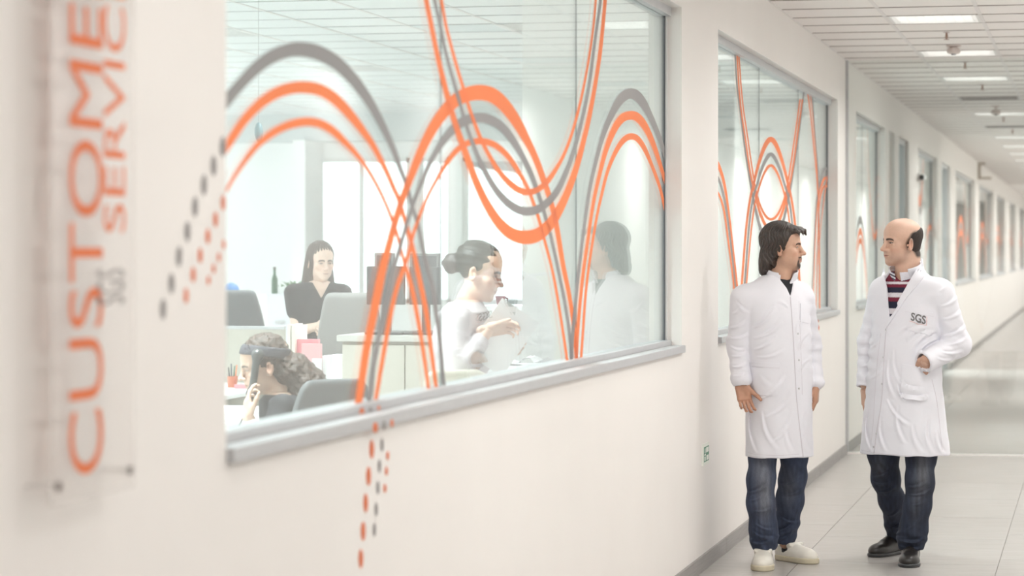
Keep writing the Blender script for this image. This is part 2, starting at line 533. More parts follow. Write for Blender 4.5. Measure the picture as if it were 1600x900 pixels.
D1 = [
 (G, [(340,176,17),(356,155,18),(378,129,18),(402,105,20),(426,88,21),(450,79,22),(469,77,23.5),(493,81,24),(520,94,22),(540,111,19.5),(560,134,17.5),(580,164,14.5),(598,197,12),(613,230,9.5),(625,262,8),(635,289,7),(644,322,6.5),(653,350,6.5),(662,396,7),(676,450,7.5),(682,492,7.5),(687,530,6.5),(694,606,5.5),(697,640,5)]),
 (O, [(345,244,12),(360,220,13),(380,190,14),(400,168,15.5),(420,152,17),(440,142,18),(460,137,18.5),(480,136.5,19),(500,140.5,18.5),(520,152,17.5),(540,171,15.5),(560,195,13),(579,221,10),(590,240,9),(604,268,8),(616,296,7.5),(624,314,7),(635,352,7),(642,376,6.5),(648,400,7),(654,430,7.5),(662,466,7.5),(668,500,7),(674,548,6.5),(682,608,5.5),(686,640,5)]),
 (O, [(345,314,4),(357,292,5),(366,276,6),(380,255,7.5),(400,229,9.5),(420,212,11.5),(440,200,12.5),(460,193,13.5),(480,190,14),(500,193,13.5),(520,204,12.5),(540,223,10),(556,240,8),(570,258,6.5),(586,284,6),(600,312,5.5),(613,344,5.5),(620,364,5.5),(628,396,5.5),(635,420,6.5),(644,452,7),(654,504,6.5),(661,546,6),(670,610,5),(674,640,5)]),
 (O, [(558,650,10),(560,632,11),(566,590,11.5),(573,544,12),(582,500,12.5),(590,460,13),(598,420,12.5),(606,390,11),(616,352,10.5),(625,322,10.5),(634,297,11),(643,274,11.5),(652,251,13),(663,226,14.5),(676,201,16),(690,180,17.5),(706,162,19.5),(720,152,21.5),(736,146,23),(752,144.5,24),(768,148,23),(782,158,21),(796,174,18.5),(810,195,15.5),(823,219,12),(832,236,10.5),(842,260,9.5),(849,280,9),(856,300,8.5),(862,320,8),(868,344,8),(873,372,7.5),(880,415,7),(888,453,6.5),(895,497,6),(901,561,5.5),(903,600,5)]),
 (G, [(575,650,9),(577,628,9),(582,580,9),(588,546,9),(597,500,9),(606,460,9),(613,426,8.5),(621,400,7),(628,376,6.5),(635,352,6.5),(644,324,6.5),(653,299,7),(665,269,7.5),(677,245,8.5),(691,223,10.5),(706,204,13),(722,191,15),(738,185.5,15.5),(754,184,15.5),(770,189,15),(786,200,13.5),(801,219,11.5),(815,242,9),(828,268,8),(838,294,7),(846,318,6.5),(852,338,6),(860,366,5.5),(872,421,5),(882,470,5),(890,522,5),(893,562,5),(895,600,5)]),
 (O, [(584,650,6),(587,626,6),(594,584,6.5),(601,544,7),(608,504,7),(616,466,7),(624,438,7),(631,419,6.5),(639,396,5.5),(644,372,5.5),(654,342,5),(664,316,5),(676,292,5),(688,271,6),(702,249,7.5),(716,233,8.5),(730,224,9.5),(744,221,10),(758,221,10),(774,227,9.5),(790,240,8.5),(804,258,7.5),(820,285,6),(828,302,5.5),(836,324,5),(842,342,5),(850,372,4.5),(864,426,4),(875,488,4),(886,561,4),(890,600,4)]),
 (O, [(630,-190,7),(650,-85,7),(666,0,7.5),(674,40,7.5),(682,80,7.5),(690,114,8),(698,146,8.5),(706,174,8.5),(712,195,9),(720,218,9.5),(729,243,10),(740,274,11),(752,302,12),(764,325,13.5),(778,346,15.5),(794,362,18),(810,369.5,20.5),(826,371,21.5),(840,367,20.5),(852,358,18),(864,344,15.5),(876,324,13),(887,300,11),(898,270,9.5),(906,243,8.5),(913,216,7.5),(920,186,7),(927,150,6.5),(933,114,6),(938,80,6),(943,30,5.5),(945.5,0,5.5),(948,-40,5.5)]),
 (G, [(644,-180,4.5),(663,-80,4.5),(679,0,5),(688,40,5),(696,80,5),(706,118,5.5),(717,155,5.5),(727,190,6),(736,217,6.5),(746,243,7.5),(758,268,8.5),(771,291,9.5),(785,309,11),(800,322,12.5),(816,329.6,13.5),(832,329.6,13.5),(846,324,12.5),(860,312,11),(872,296,9.5),(882,275,8),(891,252,7),(901,220,6),(911,180,5.5),(918,146,5),(923,116,5),(928,76,4.5),(935,26,4.5),(938.5,0,4.5),(941,-40,4.5)]),
 (O, [(655,-180,4),(674,-80,4),(690,0,4.5),(696,36,4.5),(704,68,4.5),(712,98,5),(721,128,5),(730,158,5),(740,188,5.5),(752,218,6),(765,244,6.5),(778,265,7.5),(791,281,9),(806,294,10),(820,300,10),(834,299,9.5),(848,291,8.5),(860,278,7.5),(872,259,6),(882,240,5),(892,214,4.5),(902,180,4),(910,146,3.8),(916,116,3.5),(922,80,3.5),(928,36,3.2),(931,0,3.2),(934,-40,3.2)]),
 (G, [(891,600,4.5),(893,562,5),(895,522,5),(900,465,5),(905,417,5),(912,360,5),(917,322,5.5),(922,292,5.5),(928,264,6),(936,232,6.5),(944,206,8),(954,182,10),(966,160,13),(976,149.5,15.5),(985,146,16.5),(994,149,16),(1004,160,13.5),(1014,178,10),(1024,199,8),(1034,226,6.5),(1041,250,5.5),(1046,272,5)]),
 (O, [(899,600,5),(900.6,561,5.5),(902,527,5),(906,478,5),(911,429,5),(918,380,5),(925,330,5),(931,298,5.5),(938,268,6),(944,244,7),(952,220,8.5),(962,198,10.5),(972,185,12.5),(982,180.6,13.5),(992,181,13.5),(1002,189,12),(1012,205,9.5),(1022,228,7.5),(1030,252,6),(1038,278,5),(1043,298,4.5),(1047,318,4.5)]),
 (O, [(906,600,4),(908,560,4),(911,517,4),(914.6,465,4),(919.5,421,4),(925.6,380,4),(933,336,4.2),(942,296,4.8),(948,272,5.2),(956,250,6),(966,230,7.5),(976,217.5,9),(986,213,10),(996,216.5,9),(1006,230,7.5),(1016,252,5.5),(1026,278,5),(1033,300,4.5),(1042,340,4),(1046,360,4)]),
]
for (m, st) in D1: ribbon(W1, st, m, XG, ylim=Y1)
W2 = WIN[1]; Y2 = (13.64, 20.08)
def sym(st, cx): # mirror the stations about a column to complete an arch
    return st + [(2*cx-x, y_, w_) for (x, y_, w_) in st[-2::-1]]
D2 = [
 (G, sym([(1145,20,3.5),(1148.4,74.7,3.6),(1151,127,3.6),(1156,170,3.8),(1163.4,228,4),(1169,265,4.2),(1175,300,5),(1181,329,6),(1188,356,7),(1197,372,8),(1205,376,8)],1198.5+6)[:-2]),
 (O, sym([(1148,20,3),(1151.3,75,3.2),(1156,155,3.4),(1165,219,3.6),(1172,268,4),(1179,300,4.6),(1186,327,6),(1194,348,7),(1201,356,7.5),(1205,357,8)],1205)[:-2]),
 (O, sym([(1151,20,3),(1154,76,3),(1159.7,155,3),(1168,213,3.2),(1176,268,3.4),(1182,301,4),(1188,321,4.6),(1196,337,5.4),(1205,343,6)],1205)[:-2]),
 (O, sym([(1157,475,5),(1160.5,425,5),(1166,356,5),(1172,312,5.2),(1178,286,6),(1184,261,6.5),(1194,231,9),(1204.5,217,12)],1204.5)),
 (G, sym([(1161,475,4),(1165,428,4),(1169,370,4),(1175,318,4.5),(1184,285,5),(1192,260,6.5),(1204.5,240,9)],1204.5)),
 (O, sym([(1164,475,3.5),(1168,425,3.5),(1173.5,364,3.5),(1179,321,4),(1185,297,4),(1194,271,5),(1204.5,258,6.5)],1204.5)),
 (O, [(1110,235,9),(1118,249,8),(1123.5,260,7.5),(1131.7,286,6),(1139,335,5),(1144.7,384,4.6),(1151,439,4.6),(1156,490,4.5)]),
 (G, [(1110,262,5),(1118,272,5),(1124.4,283,5),(1133,315,4.6),(1140,364,4.2),(1148,436,4),(1153,490,4)]),
 (O, [(1110,288,4.4),(1118,296,4.4),(1124,305,4.2),(1131.7,330,4),(1139,384,3.6),(1146,439,3.4),(1150,490,3.4)]),
 (O, [(1257,90,2.4),(1261.6,138,2.4),(1267.4,184,2.4),(1271.7,228,2.4),(1276,271,2.4),(1279,320,2.6),(1280.5,400,2.6),(1281,490,2.6)]),
 (O, [(1262,90,1.6),(1266,140,1.6),(1271,190,1.6),(1275,240,1.6),(1278,290,1.8),(1280,340,1.6)]),
 (G, [(1265,90,2.6),(1269,144,2.6),(1273,202,2.8),(1277.5,260,3),(1280,300,3)]),
 (G, [(1267,490,2),(1269,450,2),(1272,384,2.2),(1275,322,2.8),(1279,298,4),(1283,280,4.6),(1287,267,5.4),(1290.5,263,6),(1294,266,5.4),(1298,275,4.4),(1301,288,4)]),
 (O, [(1270,490,2),(1272,430,2),(1274.6,355,2.2),(1279,307,2.8),(1283,291,4),(1287,281,4.6),(1290.5,277.5,5),(1294.5,281,4.4),(1299,292,4),(1302,305,3.6)]),
 (O, [(1275,490,1.6),(1277,400,1.6),(1279,341,1.8),(1281,314,2.4),(1283.5,300,3.6),(1287,292,4),(1290.5,290,4.4),(1294.5,294,4),(1299,306,3.4),(1302,320,3)]),
]
for (m, st) in D2: ribbon(W2, [(x, y_, w_*.66) for x, y_, w_ in st], m, XG, ylim=Y2)
def simple_set(win, y0, y1, cfg):
    """repeat of the wave motif on a farther window, given directly in wall coordinates"""
    for (m, yc, zc, hy, hz, wd) in cfg:
        V = []; F = []; n = 40
        for i in range(n+1):
            t = -1 + 2*i/n
            yy = y0 + (yc + hy*t)*(y1-y0)
            zz = zc - hz*t*t
            wz = wd*(1-.55*abs(t))
            zz0, zz1 = [min(max(v, 1.171), 2.706) for v in (zz-wz, zz+wz)]
            V += [(0.001+.0004*len(win.children) % .004, yy-win.location.y, zz0), (0.001+.0004*len(win.children) % .004, yy-win.location.y, zz1)]
        for i in range(n):
            if abs(V[2*i][2]-V[2*i+1][2]) > 1e-5 or abs(V[2*i+2][2]-V[2*i+3][2]) > 1e-5: F.append((2*i, 2*i+2, 2*i+3, 2*i+1))
        mesh_obj('vinyl_stripe', V, F, m, win)
simple_set(WIN[2], 21.74, 24.71, [(G, .42, 1.87, .34, .9, .035), (O, .42, 1.77, .31, .85, .03), (O, .42, 1.69, .28, .8, .025),
                                  (O, -.3, 2.4, .5, .9, .03), (G, -.35, 2.35, .5, .9, .02), (O, .93, 1.72, .35, -1.6, .03), (G, .97, 1.66, .35, -1.6, .02)])
simple_set(WIN[5], 29.54, 33.06, [(O, .4, 2.14, .3, -1.2, .03), (O, .4, 2.2, .26, -1.1, .025), (G, .4, 2.06, .34, -1.2, .03), (O, .95, 1.9, .4, .9, .03), (G, .95, 1.83, .4, .9, .03)])
for i, (a, b) in ((7, (37.54, 43.56)), (8, (45.24, 51.56)), (9, (53.4, 58.6)), (10, (61.5, 66.5)), (11, (69.5, 75))):
    simple_set(WIN[i], a, b, [(O, .5, 2.1, .3, .9, .05), (G, .5, 2.0, .3, .9, .05), (O, .5, 1.9, .28, .9, .05), (O, .85, 1.75, .2, -1.0, .05), (G, .85, 1.68, .2, -1.0, .04),
                              (O, .1, 1.9, .2, .9, .05)])
def dot(parent, px, py, w_, h_, m, X, name='vinyl_dot'):
    V = []; n = 20
    inv = -Vector(parent.location)
    for k in range(n):
        a = 2*math.pi*k/n
        V.append(onx(px+math.cos(a)*w_/2, py+math.sin(a)*h_/2, X) + inv)
    return mesh_obj(name, V, [tuple(range(n))], m, parent)
XD = XW + .001
for (x, y_) in ((348,229),(334,259),(319,289),(305,323),(293,362),(280,401),(268,443),(255,483)): dot(wall_left, x, y_, 8.5, 32, G, XD)
for (x, y_) in ((349,317),(337,343),(325,369),(313,399),(302,429),(291,462)): dot(wall_left, x, y_, 6.8, 24, O, XD)
for (x, y_) in ((350,382),(342,402),(334,420),(326,438)): dot(wall_left, x, y_, 5, 15, O, XD)
for (x, y_) in ((581,702),(576,744),(571.6,786),(567.6,830),(564,873)): dot(wall_left, x, y_, 7.2, 30, O, XD)
for (x, y_) in ((597,695),(593,728),(590.6,762),(588,796),(585,828)): dot(wall_left, x, y_, 4.8, 21, G, XD)
for (x, y_) in ((606,712),(604,736),(601.6,763)): dot(wall_left, x, y_, 4.6, 14, O, XD)
XS = XW + .0205; XRL = XG + .0306
dot(W1, 586.5, 668, 8, 17, O, XS); dot(W1, 600, 664, 5, 15, G, XS); dot(W1, 612.5, 661, 5, 13, O, XS)
dot(W1, 565.5, 645, 8, 17, O, XRL); dot(W1, 592, 640, 4.6, 14, O, XRL); dot(W1, 579, 643, 6, 14, G, XRL)
for k, (x, y_) in enumerate(((1278, 500), (1279, 512), (1278, 524), (1277.5, 536), (1277, 548))): dot(wall_left, x, y_, 2.4, 8, O, XD)

# ---- glass partition across the corridor
YP = 20.78
gp = empty('glass_partition', (0, YP, 0), label='frameless clear glass partition across the corridor behind the men', cat='partition')
boxo('floor_channel', (XW, -.03, 0), (XR, .03, .014), mat('pale_steel', (.90, .88, .85), .45, .0), gp)
boxo('wall_channel', (XW, -.02, .014), (XW+.02, .02, CEIL-.005), ALU, gp)
boxo('pane', (XW+.02, -.005, .014), (-.30, .005, CEIL-.006), GLASS2, gp)
boxo('pane', (-.295, -.005, .014), (XR-.01, .005, CEIL-.006), GLASS2, gp)

# ---- ceiling fittings of the corridor
TUBE = mat('lamp_tube', (1, 1, 1), .5, emis=(1, .97, .92), estr=3.0); TUBE.cycles.emission_sampling = 'NONE'
TRAY = mat('lamp_tray', (.80, .80, .79), .3, .0, noise=.01)
TRAYD = mat('unlit_louvre', (.50, .47, .46), .5)
def light_fitting(lit=True, name='ceiling_light'):
    e = empty(name)
    mb = MB()
    mb.box((-.298, -.298, .04), (.298, .298, .044))
    for s in (-1, 1):
        mb.box((s*.298, -.298, -.003), (s*.27, .298, .044)); mb.box((-.298, s*.298, -.003), (.298, s*.275, .044))
    mb.build('housing', TRAY if lit else TRAYD, e)
    if lit:
        for k in range(4):
            t = MB().tube([(-.262, -.2+k*.133, .024), (.262, -.2+k*.133, .024)], .011, 8).build('lamp_tube', TUBE, e)
    for k in range(3 if lit else 8):
        yy = -.133+k*.133 if lit else -.245+k*.07
        boxo('louvre_blade', (-.27, yy-.004, -.002), (.27, yy+.004, .022), TRAY if lit else TRAYD, e)
    for k in range(9):
        boxo('cross_blade', (-.24+k*.06-.001, -.272, .004), (-.24+k*.06+.001, .272, .012), TRAY if lit else TRAYD, e)
    return e
def copy_tree(o, parent=None):
    c = o.copy(); COL.objects.link(c); c.parent = parent
    for ch in o.children: copy_tree(ch, c)
    return c
def lamp(loc, size, power, col, parent_name, spread=140):
    ld = bpy.data.lights.new('lamp_glow', 'AREA'); ld.shape = 'RECTANGLE'; ld.size = size[0]; ld.size_y = size[1]
    ld.energy = power; ld.color = col; ld.spread = R(spread)
    lo = bpy.data.objects.new('lamp_glow', ld); COL.objects.link(lo); lo.location = loc
    return lo
TUBED = mat('unlit_tube', (.85, .87, .87), .3)
proto = {}
lab_l = {16.95: 'lit ceiling light nearest the camera, at the top of the frame', 19.95: 'second lit ceiling light, partly behind a detector',
         22.95: 'third lit ceiling light, with its louvre edge showing', 25.95: 'grey unlit ceiling louvre after the third light',
         28.95: 'lit ceiling light beyond the grey louvre', 31.95: 'grey unlit ceiling louvre far along the corridor',
         34.95: 'lit ceiling light just past the second grey louvre', 37.95: 'lit ceiling light, second past the second grey louvre', 40.95: 'lit ceiling light, third past the second grey louvre'}
for c in (1, 3):  # second row is unseen, added to light the long wall more evenly
    for yy in LIT:
        yy = round(yy, 2)
        if yy > YE-3: continue
        lit = yy not in (25.95, 31.95)
        if (lit, c) not in proto:
            proto[(lit, c)] = e = light_fitting(lit)
            if c == 3:  # added row: tubes do not glow, the area lamp below does the lighting
                for ch in e.children:
                    if ch.name.startswith('lamp_tube'): ch.data.materials.clear(); ch.data.materials.append(TUBED)
        else: e = copy_tree(proto[(lit, c)])
        e.name = 'ceiling_light' if lit else 'ceiling_vent'
        for ch in list(e.children):
            if ch.type == 'LIGHT': bpy.data.objects.remove(ch, do_unlink=True)
        e.location = (XW+.6*c+.3, yy+.3, CEIL)
        lb = lab_l.get(yy) if c == 1 else None
        if lb is None: lb = 'square louvred ceiling light in the row nearer the windows' if c == 1 else 'added unseen louvred ceiling light in the row away from the windows'
        if not lit and c == 3: lb = 'grey unlit louvre in the added unseen row away from the windows'
        tag(e, lb, 'light' if lit else 'vent', 'ceiling fittings of the corridor')
        if lit:
            l = lamp((0, 0, -.012), (.5, .5), LAMP_W*(.5 if c == 1 else 2.15)*(1.15 if yy > 21 else (1.5 if c == 1 else .9) if 6 < yy < 9 else .74 if yy < 6 else 1), (1, .985, .96), e.name, 140 if c == 1 else 168); l.parent = e
oproto = None
for (c, yy) in OLIT:
    if not (OY0 < yy < OY1-.6): continue
    if oproto is None:
        e = oproto = light_fitting(True)
        for ch in e.children:
            if ch.name.startswith('lamp_tube'): ch.data.materials.clear(); ch.data.materials.append(TUBED)
    else: e = copy_tree(oproto)
    for ch in list(e.children):
        if ch.type == 'LIGHT': bpy.data.objects.remove(ch, do_unlink=True)
    e.name = 'ceiling_light'
    e.location = (OXC[c]-.3, yy+.3, CEIL)
    tag(e, 'pale square louvred light in the office ceiling behind the glass', 'light', 'ceiling lights of the office')
    l = lamp((0, 0, -.012), (.5, .5), LAMP_W*(7.0 if yy < 12.5 and c == 2 else 4.0), (.93, 1, 1), e.name, 130); l.parent = e  # added lamp brightens the office, though the tubes of the fitting look unlit
for n, yy in enumerate((31.5, 36.0, 40.5, 47.5, 55.5, 62)):
    e = copy_tree(proto[(True, 1)]); e.name = 'ceiling_light'
    for ch in list(e.children):
        if ch.type == 'LIGHT': bpy.data.objects.remove(ch, do_unlink=True)
    e.location = (-3.6, yy, CEIL-.006)
    tag(e, 'louvred ceiling light in a room farther along', 'light', 'ceiling lights of the far rooms')
    l = lamp((0, 0, -.012), (.55, .55), LAMP_W*10, (.97, 1, 1), e.name); l.parent = e

# sprinklers and detectors
SPR = mat('sprinkler_metal', (.35, .22, .17), .35, .6)
def sprinkler(x, yy, lb):
    e = empty('sprinkler', (x, yy, CEIL), label=lb, cat='sprinkler', group='ceiling sprinklers')
    MB().lathe([(.022, 0), (.022, -.004), (.012, -.006)], n=14).build('rosette', mat('rosette_white', (.5, .42, .4), .4), e)
    MB().tube([(0, 0, -.004), (0, 0, -.045)], [.008, .006], 8).tube([(-.006, 0, -.02), (-.012, 0, -.035), (0, 0, -.05)], .002, 6).tube([(.006, 0, -.02), (.012, 0, -.035), (0, 0, -.05)], .002, 6).build('sprinkler_body', SPR, e)
    MB().lathe([(.018, -.05), (.018, -.053)], n=14).build('deflector', SPR, e)
for n, (px, py) in enumerate(((1479, 50), (1508, 97), (1535, 132), (1568, 183), (1582, 202))):
    p = (CEIL-EYE)*FPX/(HOR-py); q = at(px, py, p)
    sprinkler(q.x, q.y, ('nearest ceiling sprinkler, past the first light', 'ceiling sprinkler between the second and third lights', 'ceiling sprinkler just past the third light',
                         'ceiling sprinkler far along the corridor', 'most distant ceiling sprinkler in view')[n])
DETM = mat('detector_plastic', (.66, .58, .55), .4)
for n, (px, py) in enumerate(((1490, 71), (1556, 165))):
    p = (CEIL-EYE)*FPX/(HOR-py); q = at(px, py, p)
    e = empty('smoke_detector', (q.x, q.y, CEIL), cat='detector', group='ceiling smoke detectors',
              label=('round ceiling detector hanging before the second light', 'ceiling detector on a stem, farther along the corridor')[n])
    MB().lathe([(.055, 0), (.055, -.008), (.03, -.012), (.03, -.02)], n=20).build('base', DETM, e)
    if n: MB().tube([(0, 0, -.01), (0, 0, -.05)], .012, 10).build('stem', DETM, e)
    MB().lathe([(.045, -.02-.03*n), (.05, -.035-.03*n), (.05, -.05-.03*n), (.035, -.062-.03*n)], n=20).build('detector_head', DETM, e, True)
    MB().lathe([(.02, -.062-.03*n), (.016, -.07-.03*n)], n=12).build('sensor', GREYP, e)

# wall things
es = empty('emergency_sign', (XW, onx(1096.5, 711, XW).y, 0), label='small green and white emergency exit sign low on the cream wall', cat='sign')
zt, zb_ = 1.59-(695-HOR)/FPX*13.12, 1.59-(728.5-HOR)/FPX*13.12
wd = onx(1105.5, 711, XW).y-es.location.y
EG = mat('sign_green', (.055, .21, .125), .5); EWH = mat('sign_white', (.78, .80, .74), .5)
boxo('plate', (0, 0, zb_), (.008, wd, zt), EWH, es)
h_ = zt-zb_
boxo('green_field', (.008, wd*.10, zb_+h_*.16), (.0088, wd*.96, zb_+h_*.86), EG, es)
def glyph(poly, nm): # u along y, v along z within the green field
    P = [(.0092, wd*(.10+.86*u), zb_+h_*(.16+.70*v)) for u, v in poly]
    mesh_obj(nm, P, [tuple(range(len(P)))], EWH, es)
glyph([(.12, .62), (.26, .58), (.28, .9), (.14, .92)], 'running_figure')
glyph([(.38, .60), (.92, .60), (.92, .93), (.38, .93)], 'doorway')
glyph([(.06, .42), (.34, .42), (.34, .55), (.06, .52)], 'arrow')
glyph([(.06, .07), (.30, .07), (.30, .36), (.06, .36)], 'running_figure')
glyph([(.45, .07), (.92, .07), (.92, .40), (.45, .40)], 'doorway')
q = onx(1434, 277, XW)
e = empty('wall_camera', (XW, q.y, q.z), label='small white wall camera with dark lens between far windows', cat='camera')
boxo('mount', (0, -.04, -.05), (.03, .04, .05), WHITE, e, .005)
MB().tube([(.03, 0, 0), (.06, -.03, 0), (.06, -.30, -.01)], [.02, .035, .035], 10).build('camera_body', WHITE, e)
MB().tube([(.06, -.30, -.01), (.06, -.32, -.01)], .03, 10).build('lens', DARKP, e)
q = onx(1528, 268, XW)
e = empty('exit_bracket', (XW, q.y, 0), label='projecting sign bracket high on the wall by the ceiling', cat='bracket')
z0 = EYE+(HOR-282)/FPX*q.y; z1 = EYE+(HOR-256)/FPX*q.y
boxo('back_plate', (0, -.03, z0), (.05, .03, z1), mat('bracket_grey', (.45, .40, .34), .5), e)
boxo('arm', (.05, -.02, z0), (.22, .02, z0+.04), MATS['bracket_grey'], e)
boxo('top_arm', (.05, -.02, z1-.04), (.12, .02, z1), MATS['bracket_grey'], e)

# ---- acrylic sign in the foreground
SX = XW + .055
ya, yb = onx(76, 600, SX).y, onx(206, 600, SX).y
sz0, sz1 = 1.125, 2.36
sg = empty('wall_sign', (SX, ya, 0), label='clear acrylic wall sign with orange vertical lettering in the foreground', cat='sign')
boxo('acrylic_panel', (0, 0, sz0), (.006, yb-ya, sz1), ACRYL, sg, .001)
for (yy, zz) in ((.028, sz0+.035), (yb-ya-.028, sz0+.035), (.028, sz1-.035), (yb-ya-.028, sz1-.035)):
    so_ = MB().tube([(XW-SX, yy, zz), (.0, yy, zz)], .004, 12).build('standoff', mat('standoff_metal', (.75, .72, .70), .3, .4), sg)
    MB().tube([(.006, yy, zz), (.010, yy, zz)], .009, 14).build('cap', mat('standoff_cap', (.14, .11, .10), .35, .6), so_)
def sign_line(s, px0, px1, py_start, py_end, m):
    c = (px0+px1)/2
    d = onx(c, py_start, SX); d2 = onx(c, py_end, SX)
    y0 = onx(px1, 400, SX).y-ya; y1 = onx(px0, 400, SX).y-ya
    text_on('lettering', s, (.0066, y0, d.z), (0, 0, 1), (0, -1, 0), d2.z-d.z, y0-y1, m, sg)
sign_line('CUSTOMER', 103, 156, 741, -95, ORANGE)
sign_line('SERVICE', 157, 191, 363, -50, ORANGE)
sign_line('SGS', 147, 190, 476, 420, GREYV)
# ================================================================== solid modelling with distance fields
def V3(*a): return np.array(a, np.float32)
def smin(a, b, k):
    h = np.maximum(k-np.abs(a-b), 0)/k
    return np.minimum(a, b)-h*h*k*.25
def smax(a, b, k): return -smin(-a, -b, k)
def ell(p, c, r, M=None):
    q = p-V3(*c)
    if M is not None: q = q @ M          # M columns = local axes
    r = V3(*r)
    k0 = np.sqrt((((q/r)**2)).sum(1))+1e-9; k1 = np.sqrt(((q/(r*r))**2).sum(1))+1e-9
    return k0*(k0-1)/k1
def cap(p, a, b, ra, rb):
    a = V3(*a); b = V3(*b); ab = b-a
    t = np.clip(((p-a) @ ab)/float(ab @ ab), 0, 1)
    d = p-a-t[:, None]*ab
    return np.sqrt((d*d).sum(1))-(ra+(rb-ra)*t)
def ecap(p, a, b, ra, rb, side, flat):
    """tapered capsule flattened along the direction 'side' by factor flat (<1)"""
    a = V3(*a); b = V3(*b); ab = b-a; s = V3(*side); s = s/np.linalg.norm(s)
    t = np.clip(((p-a) @ ab)/float(ab @ ab), 0, 1)
    d = p-a-t[:, None]*ab
    ds = d @ s
    d = d+((1/flat-1)*ds)[:, None]*s
    return (np.sqrt((d*d).sum(1))-(ra+(rb-ra)*t))*flat**.5
def chain(p, pts, k=.01):
    d = None
    for (a, b) in zip(pts[:-1], pts[1:]):
        e = cap(p, a[:3], b[:3], a[3], b[3]); d = e if d is None else smin(d, e, k)
    return d
def rbox(p, c, h, r, M=None):
    q = p-V3(*c)
    if M is not None: q = q @ M
    q = np.abs(q)-V3(*h)+r
    return np.sqrt((np.maximum(q, 0)**2).sum(1))+np.minimum(q.max(1), 0)-r
def rotz(a):
    c, s = math.cos(a), math.sin(a); return np.array([[c, -s, 0], [s, c, 0], [0, 0, 1]], np.float32)
def rotx(a):
    c, s = math.cos(a), math.sin(a); return np.array([[1, 0, 0], [0, c, -s], [0, s, c]], np.float32)
def roty(a):
    c, s = math.cos(a), math.sin(a); return np.array([[c, 0, s], [0, 1, 0], [-s, 0, c]], np.float32)
def loft(p, keys, n=2.4, ang=0.0):
    """stack of rounded cross sections along z: keys = (z, cx, cy, rx, ry)"""
    K = np.array(keys, np.float32); z = p[:, 2]
    zz = np.clip(z, K[0, 0], K[-1, 0])
    f = [np.interp(zz, K[:, 0], K[:, i]) for i in range(1, 5)]
    x = p[:, 0]-f[0]; y = p[:, 1]-f[1]
    if ang:
        c, s = math.cos(ang), math.sin(ang); x, y = x*c+y*s, -x*s+y*c
    k = (np.abs(x/f[2])**n+np.abs(y/f[3])**n)**(1/n)
    d = (k-1)*np.minimum(f[2], f[3])*.9
    over = np.maximum(K[0, 0]-z, z-K[-1, 0])
    return np.where(over > 0, np.sqrt(np.maximum(d, 0)**2+over**2), np.maximum(d, over))
def smooth_keys(keys, sub=6):
    return [tuple(v) for v in crom(keys, sub)]
def vnoise(p, s, seed=0):
    """cheap smooth pseudo noise"""
    r = np.random.RandomState(seed); o = 0
    for i in range(5):
        d = r.normal(size=3).astype(np.float32); d /= np.linalg.norm(d)
        d2 = r.normal(size=3).astype(np.float32); d2 /= np.linalg.norm(d2)
        o = o+np.sin((p @ d)*s*(1+.35*i)+r.rand()*6.3+1.7*np.sin((p @ d2)*s*.7+r.rand()*6.3))
    return o/5
def bump3(p, c, r):
    q = (p-V3(*c))/V3(*r); return np.exp(-(q*q).sum(1))

